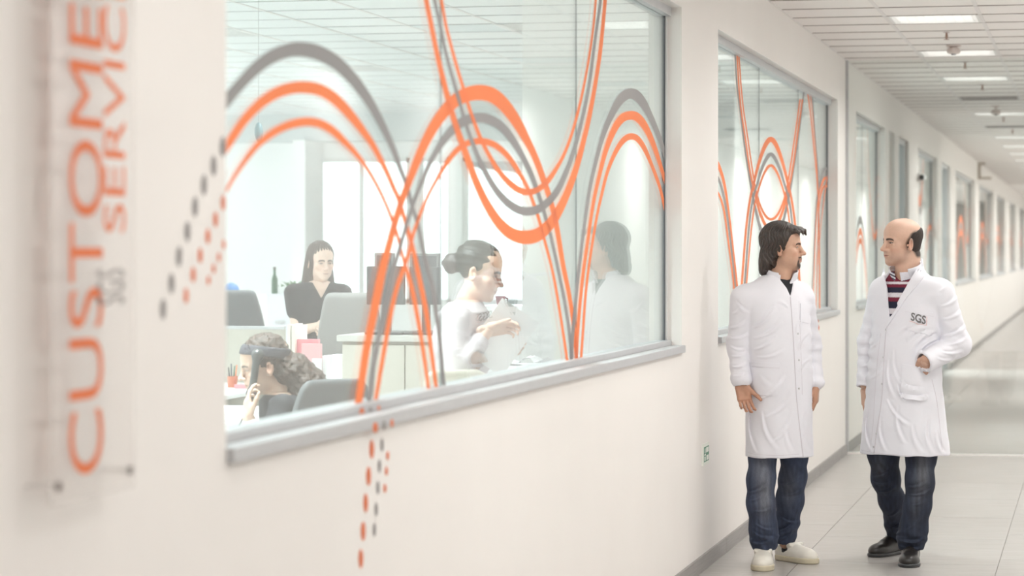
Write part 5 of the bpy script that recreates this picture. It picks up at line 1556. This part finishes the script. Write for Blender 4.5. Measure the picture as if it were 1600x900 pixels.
# office chairs
CHM = mat('chair_mesh', (.10, .105, .11), .8, noise=.2, nscale=150)
CHG = mat('chair_mesh_grey', (.22, .215, .21), .8, noise=.15, nscale=150)
def chair(px, d, ztop, w_, face, label, m, seat=.47, foot=.28):
    """swivel chair; face = direction the sitter looks, as an angle"""
    p = at(px, HOR, d)
    e = empty('office_chair', (p.x, p.y, 0), face, label, 'chair')
    hw = w_/2
    def back(q):
        zc = (ztop+seat+.08)/2; hh = (ztop-seat-.08)/2
        wz = hw*(1-.22*np.clip((q[:, 2]-zc)/hh, -1, 1)**2-.10*np.clip((q[:, 2]-zc)/hh, 0, 1))
        yy = .22+.10*((q[:, 2]-seat)/.7)+.20*(q[:, 0])**2*-1
        d_ = np.maximum(np.maximum(np.abs(q[:, 0])-wz, np.abs(q[:, 1]-yy)-.022), np.abs(q[:, 2]-zc)-hh)
        return smax(smax(np.abs(q[:, 0])-wz, np.abs(q[:, 1]-yy)-.022, .02), np.abs(q[:, 2]-zc)-hh, .05)
    sdf_obj('backrest', back, (-hw-.03, .02, seat), (hw+.03, .48, ztop+.03), .012, m, e)
    sdf_obj('seat', lambda q: rbox(q, (0, 0, seat-.03), (hw+.01, .24, .04), .035), (-hw-.06, -.3, seat-.1), (hw+.06, .3, seat+.05), .014, m, e)
    MB().tube([(0, 0, .08), (0, 0, seat-.06)], .025, 10).build('column', GREYP, e)
    MB().tube([(0, .15, seat-.06), (0, .27, seat-.03), (0, .30, seat+.18)], .018, 8).build('back_stem', DARKP, e)
    for k in range(5):
        a_ = k*2*math.pi/5
        MB().tube([(0, 0, .09), (math.cos(a_)*foot, math.sin(a_)*foot, .06)], [.025, .015], 8).build('foot_spoke', DARKP, e)
        MB().lathe([(.012, 0), (.024, .01), (.024, .04), (.012, .05)], (math.cos(a_)*foot, math.sin(a_)*foot, 0), 10).build('castor', DARKP, e)
    for s_ in (-1, 1):
        MB().tube([(s_*(hw+.0), .05, seat-.05), (s_*(hw+.05), .05, seat-.02), (s_*(hw+.05), .05, seat+.20)], .012, 8).box((s_*(hw+.05)-.03, -.10, seat+.20), (s_*(hw+.05)+.03, .16, seat+.23)).build('armrest', DARKP, e)
    return e
chair(556, 15.35, 1.365, .40, R(190), 'grey high-back office chair between the standing woman and the monitors', CHG, .52)
chair(402, 18.9, 1.33, .44, R(170), 'dark high-back office chair far back at the left', CHM, .52)
chair(458, 10.95, 1.08, .42, R(-128), 'charcoal office chair behind the woman on the phone', CHM, .50)
chair(700, 10.4, 1.145, .32, R(200), 'cream office chair before the woman with the bun', mat('chair_cream', (.62, .58, .50), .6), .50, .19)
# far storage
o, lo, hi = block('storage_cabinet', 330, 391, 0, zof(462, 21.5), 21.5, .45, WHITE)
root = empty('storage_cabinet', (0, 0, 0), label='white storage cabinet at the far left with a blue bag', cat='cabinet'); o.name = 'carcass'; o.parent = root
boxo('door', (lo[0]+.01, lo[1]-.018, .05), (hi[0]-.01, lo[1], hi[2]-.02), WHITE, root, .002)
p = at(361, HOR, 21.7)
bg_ = sdf_obj('blue_bag', lambda q: smax(ell(q, (0, 0, .03), (.07, .06, .075)), -q[:, 2], .01), (-.1, -.1, -.02), (.1, .1, .13), .008, mat('blue_nylon', (.06, .16, .36), .6, noise=.1))
bg_.location = (p.x, p.y, hi[2]); tag(bg_, 'small blue bag on the far left storage cabinet', 'bag')
o, lo, hi = block('filing_cabinet', 416, 462, 0, zof(459, 20.2), 20.2, .5, mat('pale_lilac_metal', (.66, .66, .70), .5))
root = empty('filing_cabinet', (0, 0, 0), label='pale filing cabinet topped by a plant, left of the standing woman', cat='cabinet'); o.name = 'carcass'; o.parent = root
for k in range(3):
    h_ = (hi[2]-.06)/3
    dr = boxo('drawer', (lo[0]+.008, lo[1]-.018, .04+k*h_), (hi[0]-.008, lo[1], .03+(k+1)*h_), MATS['pale_lilac_metal'], root, .002)
    boxo('handle', (lo[0]+.07, lo[1]-.03, .04+k*h_+.2), (hi[0]-.07, lo[1]-.018, .04+k*h_+.22), ALU, dr)
# plant trough
px_, py_ = (lo[0]+hi[0])/2, lo[1]+.2; zt_ = hi[2]
e = empty('potted_plant', (px_, py_, zt_), label='low green plant in a pale trough on the filing cabinet', cat='plant')
boxo('trough', (-.10, -.05, 0), (.10, .05, .05), WHITE, e, .005)
rg = random.Random(3); GRN = mat('leaf_green', (.10, .24, .09), .6, noise=.2)
for k in range(26):
    a_ = rg.random()*6.28; l_ = rg.uniform(.05, .10); bx, by = rg.uniform(-.08, .08), rg.uniform(-.03, .03)
    d_ = Vector((math.cos(a_)*.7, math.sin(a_)*.5, .6)).normalized(); sd = d_.cross(Vector((0, 0, 1))).normalized()*.012
    b0 = Vector((bx, by, .045)); m1 = b0+d_*l_*.5; t1 = b0+d_*l_+Vector((0, 0, -.015))
    mesh_obj('leaf', [b0, m1+sd, t1, m1-sd], [(0, 1, 2, 3)], GRN, e)
p = at(425, HOR, 20.3)
e = empty('bottle', (lo[0]+.04, lo[1]+.06, zt_), label='dark green bottle beside the plant trough', cat='bottle')
MB().lathe([(.022, 0), (.024, .01), (.024, .11), (.010, .15), (.010, .19)], n=14).build('glass_body', mat('green_glass', (.03, .11, .06), .2), e, True)
MB().lathe([(.012, .19), (.012, .205)], n=12).build('stopper', DARKP, e)
# white cabinet by the bun woman, cup, counter, papers
o, lo, hi = block('white_cabinet', 738, 826, 0, zof(478, 13.7), 13.7, .45, WHITE)
root = empty('white_cabinet', (0, 0, 0), label='tall white cabinet with a dark red cup on top', cat='cabinet'); o.name = 'carcass'; o.parent = root
for k in range(2):
    w_ = (hi[0]-lo[0])/2
    dr = boxo('door', (lo[0]+k*w_+.004, lo[1]-.018, .05), (lo[0]+(k+1)*w_-.004, lo[1], hi[2]-.02), WHITE, root, .002)
    boxo('handle', (lo[0]+w_+(-.03 if k == 0 else .02), lo[1]-.03, .7), (lo[0]+w_+(-.02 if k == 0 else .03), lo[1]-.018, .85), ALU, dr)
p = at(783, HOR, 13.8); zt_ = hi[2]
e = empty('cup', (p.x, lo[1]+.08, zt_), label='dark red cup on the tall white cabinet', cat='cup')
MB().lathe([(.018, 0), (.027, .05), (.024, .05), (.015, .006)], n=18).build('cup_body', mat('dark_red_glaze', (.16, .012, .02), .3), e, True)
MB().tube([(.024, 0, .042), (.040, 0, .036), (.038, 0, .018), (.021, 0, .012)], .004, 8).build('handle', MATS['dark_red_glaze'], e, True)
root = empty('side_table', (0, 0, 0), label='white side counter with crumpled papers by the bun woman', cat='table')
a, b = rect_at(762, 850, 12.0); zc = zof(572, 12.0)
boxo('table_top', (a.x, a.y, zc-.03), (b.x, a.y+.38, zc), WHITE, root, .004)
for (x, y) in ((a.x+.02, a.y+.02), (b.x-.05, a.y+.02), (a.x+.02, a.y+.33), (b.x-.05, a.y+.33)): boxo('leg', (x, y, 0), (x+.03, y+.03, zc-.03), ALU, root)
rg = random.Random(8)
for k in range(2):
    V_ = []; n = 5
    for i in range(n+1):
        for j in range(n+1):
            V_.append((-.05+.10*i/n, -.08+.16*j/n, .006+.014*rg.random()+.012*(k % 2)*(1+math.sin(i*1.3))))
    V_ += [(v[0], v[1], v[2]-.0015) for v in V_]; m_ = (n+1)**2
    F_ = [(i*(n+1)+j, (i+1)*(n+1)+j, (i+1)*(n+1)+j+1, i*(n+1)+j+1) for i in range(n) for j in range(n)]
    F_ += [tuple(q+m_ for q in reversed(f)) for f in F_]
    o = mesh_obj('paper_sheet', V_, F_, PAPER)
    o.location = (a.x+.07+.125*k, a.y+.14+.03*k, zc+.002); o.rotation_euler = (0, 0, rg.uniform(-.15, .15))
    tag(o, ('crumpled white sheet at the left end of the side counter', 'crumpled white sheet at the right end of the side counter')[k], 'paper', 'papers on the side counter')
# pendant lamp-like sensor hanging before the bulkhead
p = at(404, 205, 14.5)
e = empty('hanging_sign', (p.x, p.y, 0), label='small dark teardrop fitting hanging from the office ceiling', cat='fitting')
MB().tube([(0, 0, p.z+.02), (0, 0, CEIL)], .0009, 6).build('cord', GREYP, e)
sdf_obj('shade', lambda q: smin(ell(q, (0, 0, p.z), (.022, .022, .05)), ell(q, (.005, 0, p.z-.02), (.014, .014, .045)), .02), (-.05, -.05, p.z-.1), (.05, .05, p.z+.08), .006, mat('teal_metal', (.12, .19, .21), .4), e)

# ------------------------------------------------------------------ women in the office
HAIRC = mat('curly_brown_hair', (.055, .034, .024), .6, noise=.6, nscale=60, bump=1.0, bscale=90)
HAIRL = mat('long_brown_hair', (.050, .030, .022), .5, noise=.5, nscale=90, stretch=(1, 1, .15), bump=.5, bscale=120)
HAIRK = mat('black_hair', (.016, .011, .009), .45, noise=.4, nscale=100, bump=.5, bscale=150)
PALET = mat('pale_blouse', (.62, .57, .58), .85, noise=.04, nscale=20)
def axes3(zx, xx):
    z_ = -np.array(zx, float); z_ /= np.linalg.norm(z_); x_ = np.array(xx, float); x_ -= z_*(x_ @ z_); x_ /= np.linalg.norm(x_)
    return np.stack([x_, np.cross(z_, x_), z_], 1).astype(np.float32)
def woman(px, d, label, head, arms, core_k, th, top_fn, top_mat, top_box, hair_fn, hair_mat, hair_box, lower, skin, hair_label, top_label):
    base = at(px, HOR, d); base.z = 0
    root = empty('person', base, YAW-math.atan((px-800)/FPX), label, 'person')
    hp, HM, hs = head
    def bare(p):
        dd = head_sdf(local(p, HM, hp, hs), dict(jaw=.90, nose=.88))*hs
        return smin(dd, cap(p, (hp[0]*.8, hp[1]+.02, hp[2]-.05), (core_k[-1][1], core_k[-1][2], core_k[-1][0]), .045, .05), .03)
    hp_ = np.array(hp)
    P1, F1 = polygonise(bare, hp_-np.array((.17, .17, .26)), hp_+.17, .004)
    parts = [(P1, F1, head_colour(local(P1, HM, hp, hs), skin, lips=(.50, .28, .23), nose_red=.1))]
    def core(p):
        dd = loft(p, core_k, 2.2, th)
        for (s_, e_, w_, fd, xd, cu, tb) in arms: dd = smin(smin(dd, cap(p, s_, e_, .042, .036), .03), cap(p, e_, w_, .036, .026), .02)
        for l_ in lower: dd = smin(dd, chain(p, [(*q[:3], q[3]-.02) for q in l_], .03), .03)
        return dd
    P2, F2 = polygonise(core, (-.5, -.55, .03), (.5, .55, core_k[-1][0]+.08), .011)
    parts.append((P2, F2, np.tile(np.array(skin, np.float32), (len(P2), 1))))
    for (s_, e_, w_, fd, xd, cu, tb) in arms:
        M = axes3(fd, xd)
        fn = lambda p: hand_sdf(local(p, M, w_, .86), cu, tb, fore=.03)*.86
        c = np.array(w_)+np.array(fd)/np.linalg.norm(fd)*.07
        Ph, Fh = polygonise(fn, c-.14, c+.14, .0036)
        parts.append((Ph, Fh, np.tile(np.array(skin, np.float32)*.97, (len(Ph), 1))))
    P, F, C = join_np(parts); np_mesh('body', P, F, SKIN, root, C)
    sdf_obj('top', top_fn, *top_box, .0065, top_mat, root)['label'] = top_label
    sdf_obj('hair', hair_fn, *hair_box, .0050, hair_mat, root)['label'] = hair_label
    def pants(p):
        dd = None
        for l_ in lower:
            e_ = chain(p, l_, .04); dd = e_ if dd is None else np.minimum(dd, e_)
        return smin(dd, loft(p, [(core_k[0][0]-.10, core_k[0][1], core_k[0][2], .15, .11), (core_k[0][0]+.06, core_k[0][1], core_k[0][2], .14, .10)], 2.2, th), .03)
    sdf_obj('trousers', pants, (-.4, -.6, .05), (.4, .5, core_k[0][0]+.10), .011, BLACKC if top_mat != BLACKC else mat('blue_grey_cloth', (.30, .33, .42), .8), root)
    for l_ in lower:
        b = l_[-1]
        sdf_obj('shoe', lambda p: smax(ell(p, (b[0], b[1]-.06, .035), (.042, .115, .05)), .0-p[:, 2], .006), (b[0]-.08, b[1]-.22, -.01), (b[0]+.08, b[1]+.1, .11), .009, DARKP, root)
    return root
# woman on the telephone, seated, in profile to the left
def Lw(px, py, px0, d): return ((px-px0)*d/FPX, EYE-(py-HOR)*d/FPX)
d_ = 10.9; L = lambda a, b: Lw(a, b, 425, d_)
hx, hz = L(413, 571); HM = rotz(R(-80)) @ rotx(R(14)); hp = (hx, 0, hz); hs = .95
ck = [(.50, .10, .02, .15, .12), (.70, .09, .02, .14, .105), (.88, .07, .01, .155, .10), (.97, .055, .01, .15, .085), (1.01, .03, .01, .06, .055)]
sh, el, wr = (.045, -.15, .95), (-.02, -.24, .745), (L(389, 648)[0], -.20, L(389, 648)[1])
ar = [(sh, el, wr, (-.05, .25, 1), (.2, -.9, .2), (.35, .5, .7, .8), .5), ((.10, .16, .94), (.0, .24, .76), (-.20, .12, .775), (-1, -.3, .02), (0, -.6, .8), (.3, .3, .3, .3), .4)]
def top_a(p):
    dd = loft(p, [(k[0], k[1], k[2], k[3]+.016, k[4]+.016) for k in ck[:-1]]+[(1.0, .04, .01, .085, .07)], 2.3, R(-75))
    for a_ in ar: dd = smin(dd, cap(p, a_[0], tuple(np.array(a_[0])*.45+np.array(a_[1])*.55), .060, .056), .04)
    return dd+.003*vnoise(p, 26, 3)
def hair_a(p):
    q = local(p, HM, hp, hs)
    dd = ell(q, (0, .014, .044), (.085, .108, .096))
    line = np.interp(q[:, 2], [-.1, -.03, 0, .05, .09, .13], [.03, .012, -.02, -.045, -.075, -.10])
    dd = smax(dd, (line-q[:, 1])*.8, .01)*hs
    for (c, r_) in (((460, 575), (.075, .085, .06)), ((478, 600), (.085, .10, .075)), ((492, 625), (.07, .09, .08)), ((470, 625), (.06, .09, .07)), ((448, 585), (.06, .08, .05))):
        x, z = L(*c); dd = smin(dd, ell(p, (x, .02, z), r_), .03)
    return dd+.007*vnoise(p, 95, 7)+.004*vnoise(p, 190, 8)
wa = woman(425, d_, 'seated curly-haired woman on the phone, lower left behind the glass', (hp, HM, hs), ar, ck, R(-75), top_a, BLACKC, ((-.25, -.35, .45), (.36, .35, 1.10)),
      hair_a, HAIRC, ((-.2, -.2, .82), (.36, .22, 1.33)), [[(.06, -.08, .52, .085), (-.36, -.10, .50, .065), (-.38, -.10, .28, .055), (-.36, -.10, .10, .045)], [(.06, .10, .52, .085), (-.36, .12, .50, .065), (-.38, .12, .28, .055), (-.36, .12, .10, .045)]], (.66, .46, .36), 'curly brown hair drawn back', 'dark short-sleeved top')
def band(p):
    q = local(p, HM, hp, hs)
    dd = np.abs(ell(q, (0, .014, .044), (.088, .111, .099)))-.004
    return np.maximum(dd, np.abs(q[:, 1]*.35+q[:, 2]*.94-.062)-.022)*hs
sdf_obj('hair_band', band, (hp[0]-.16, -.16, hp[2]-.05), (hp[0]+.16, .16, hp[2]+.18), .005, mat('dark_grey_cloth', (.06, .058, .07), .7), wa)
# handset with coiled cord, desk telephone
inv = wa.matrix_basis.copy()
def wl(x, y, z): return inv @ Vector((x, y, z))
e = empty('telephone_handset', wl(0, 0, 0), wa.rotation_euler.z, 'dark telephone handset held to the seated woman\'s ear', 'handset')
A_, B_ = L(402, 553), L(394, 612)
sdf_obj('handle', lambda p: smin(smin(cap(p, (A_[0], -.108, A_[1]), (B_[0], -.118, B_[1]), .016, .015), ell(p, (A_[0]+.004, -.100, A_[1]), (.027, .020, .026)), .015), ell(p, (B_[0]-.002, -.110, B_[1]), (.022, .02, .024)), .015), (A_[0]-.1, -.2, B_[1]-.06), (A_[0]+.1, -.04, A_[1]+.06), .005, mat('handset_plastic', (.05, .055, .055), .35), e)
pts = []
s0, s1 = Vector((L(384, 640)[0], -.14, L(384, 640)[1])), Vector((L(356, 672)[0], -.16, L(356, 672)[1]))
for k in range(120):
    t = k/119; c = s0.lerp(s1, t)+Vector((0, 0, -.03*math.sin(t*3.14)))
    pts.append(c+Vector((.004*math.cos(k*.9), .011*math.sin(k*.9), .011*math.cos(k*.9))))
MB().tube([(B_[0], -.11, B_[1]-.02), (B_[0]+.0, -.13, B_[1]-.04), tuple(pts[0])]+[tuple(q) for q in pts], .0026, 5).build('coiled_cord', DARKP, e, True)
sdf_obj('wrist_watch', lambda p: np.maximum(np.abs(cap(p, wr, el, .031, .035))-.004, np.abs((p-V3(wr[0]+.003, wr[1]-.004, wr[2]-.030)) @ V3(-.3, .2, .93))-.012), (wr[0]-.08, wr[1]-.1, wr[2]-.1), (wr[0]+.08, wr[1]+.08, wr[2]+.04), .005, WHITE, wa)['label'] = 'white wrist band'
tb_ = empty('phone_table', wl(-.30, -.12, 0), wa.rotation_euler.z, 'white desk edge at which the woman on the phone sits', 'desk')
boxo('table_top', (-.62, -.35, .69), (.0, .55, .715), WHITE, tb_, .003)
for (x, y) in ((-.6, -.32), (-.05, -.32), (-.6, .5), (-.05, .5)): boxo('leg', (x, y, 0), (x+.03, y+.03, .69), ALU, tb_)

# standing woman with long hair
d_ = 16.5; L = lambda a, b: Lw(a, b, 497, d_)
hx, hz = L(501, 409); HM = rotz(R(22)) @ rotx(R(8)); hp = (hx, 0, hz); hs = .95
ck = [(.98, .0, .02, .15, .10), (1.12, 0, .02, .125, .09), (1.26, 0, .01, .15, .10), (1.36, 0, .01, .155, .085), (1.41, .0, .015, .06, .055)]
ar2 = [((-.155, .0, 1.33), (-.13, -.02, 1.09), (.0, -.16, 1.13), (1, -.4, .15), (.2, .5, .8), (.5, .5, .6, .7), .4), ((.155, .0, 1.33), (.19, -.03, 1.08), (.10, -.18, 1.08), (-.6, -.7, 0), (.4, -.4, .6), (.4, .4, .4, .4), .4)]
def top_b(p):
    dd = loft(p, [(.97, 0, .02, .165, .115)]+[(k[0], k[1], k[2], k[3]+.014, k[4]+.014) for k in ck[1:-1]]+[(1.40, 0, .01, .10, .07)], 2.3, R(12))
    for a_ in ar2: dd = smin(dd, cap(p, a_[0], tuple(np.array(a_[0])*.55+np.array(a_[1])*.45), .058, .054), .04)
    v = np.maximum(np.abs(p[:, 0]-.02)*1.0-(p[:, 2]-1.30)*.55, p[:, 1]-.0)
    return smax(dd, -np.maximum(v, 1.30-p[:, 2]), .006)
def hair_b(p):
    q = local(p, HM, hp, hs); m = q.copy(); m[:, 0] = np.abs(q[:, 0])
    dd = ell(q, (0, .014, .044), (.086, .108, .096))
    dd = smin(dd, ell(m, (.066, .035, -.08), (.030, .06, .12)), .03)
    dd = smin(dd, ell(m, (.078, .025, -.19), (.036, .045, .11)), .03)
    line = np.interp(q[:, 2], [-.3, -.1, -.03, 0, .05, .085, .13], [-.06, -.04, -.03, -.035, -.05, -.078, -.12])
    dd = smax(dd, (line-q[:, 1])*.8, .012)
    return (dd+.003*np.sin(np.arctan2(q[:, 0], q[:, 1])*26+2*np.sin(q[:, 2]*25)))*hs
wb = woman(497, d_, 'standing long-haired woman in a dark V-neck top, far back in the office', (hp, HM, hs), ar2, ck, R(12), top_b, BLACKC, ((-.32, -.25, .94), (.32, .2, 1.44)),
      hair_b, HAIRL, ((-.2, -.2, 1.20), (.2, .2, 1.70)), [[(-.08, .02, .98, .095), (-.08, .0, .5, .065), (-.08, .02, .10, .05)], [(.08, .02, .98, .095), (.08, .0, .5, .065), (.08, .02, .10, .05)]], (.72, .52, .43), 'long straight brown hair', 'dark V-neck top')
# woman with her hair up, bending over papers, in profile to the right
d_ = 11.3; L = lambda a, b: Lw(a, b, 728, d_)
hx, hz = L(748, 424); HM = rotz(R(78)) @ rotx(R(16)); hp = (hx, 0, hz); hs = .97
ck = [(.92, -.02, .02, .14, .11), (1.06, -.025, .02, .125, .10), (1.22, -.02, .01, .15, .105), (1.33, -.01, .01, .15, .09), (1.385, .01, .01, .06, .055)]
ar3 = [((-.03, -.15, 1.30), (-.06, -.19, 1.05), (L(762, 514)[0], -.16, L(762, 514)[1]), (1, .15, .15), (.1, -.5, .8), (.5, .55, .6, .65), .5), ((.0, .15, 1.30), (.0, .19, 1.05), (.13, .05, 1.16), (1, -.1, .1), (.1, .5, .8), (.5, .5, .6, .6), .5)]
def top_c(p):
    dd = loft(p, [(.90, -.02, .02, .165, .125)]+[(k[0], k[1], k[2], k[3]+.016, k[4]+.016) for k in ck[1:-1]]+[(1.375, .0, .01, .085, .07)], 2.3, R(78))
    for a_ in ar3: dd = smin(smin(dd, cap(p, a_[0], a_[1], .060, .052), .03), cap(p, a_[1], tuple(np.array(a_[1])*.25+np.array(a_[2])*.75), .052, .042), .02)
    return dd+.003*vnoise(p, 30, 5)
def hair_c(p):
    q = local(p, HM, hp, hs)
    dd = ell(q, (0, .016, .044), (.083, .106, .094))
    line = np.interp(q[:, 2], [-.1, -.03, 0, .05, .085, .13], [.05, .03, -.01, -.045, -.072, -.10])
    dd = smax(dd, (line-q[:, 1])*.8, .01)
    ear = ell(np.stack([np.abs(q[:, 0]), q[:, 1], q[:, 2]], 1), (.080, .006, -.012), (.014, .022, .034)); dd = smax(dd, -ear, .004)
    dd = smin(dd, ell(q, (0, .125, .0), (.045, .045, .045)), .02)
    return (dd+.002*np.sin(q[:, 2]*150+q[:, 0]*60))*hs
wc = woman(728, d_, 'woman with dark hair in a bun looking down, right behind the glass', (hp, HM, hs), ar3, ck, R(78), top_c, PALET, ((-.32, -.3, .86), (.25, .3, 1.44)),
      hair_c, HAIRK, ((-.2, -.2, 1.36), (.2, .2, 1.70)), [[(-.02, -.07, .92, .095), (-.01, -.07, .5, .065), (-.02, -.07, .10, .05)], [(-.02, .09, .92, .095), (-.01, .09, .5, .065), (-.02, .09, .10, .05)]], (.70, .48, .37), 'dark hair gathered in a bun', 'pale blouse')
inv = wc.matrix_basis.copy()
o = boxo('held_sheet', (-.10, -.0015, -.14), (.10, .0015, .14), PAPER)
o.matrix_world = inv @ Matrix.Translation(Vector((L(784, 530)[0], -.10, L(784, 530)[1]+.01))) @ Matrix.Rotation(R(35), 4, 'Y') @ Matrix.Rotation(R(15), 4, 'Z')
tag(o, 'white sheet of paper held by the woman with the bun', 'paper')
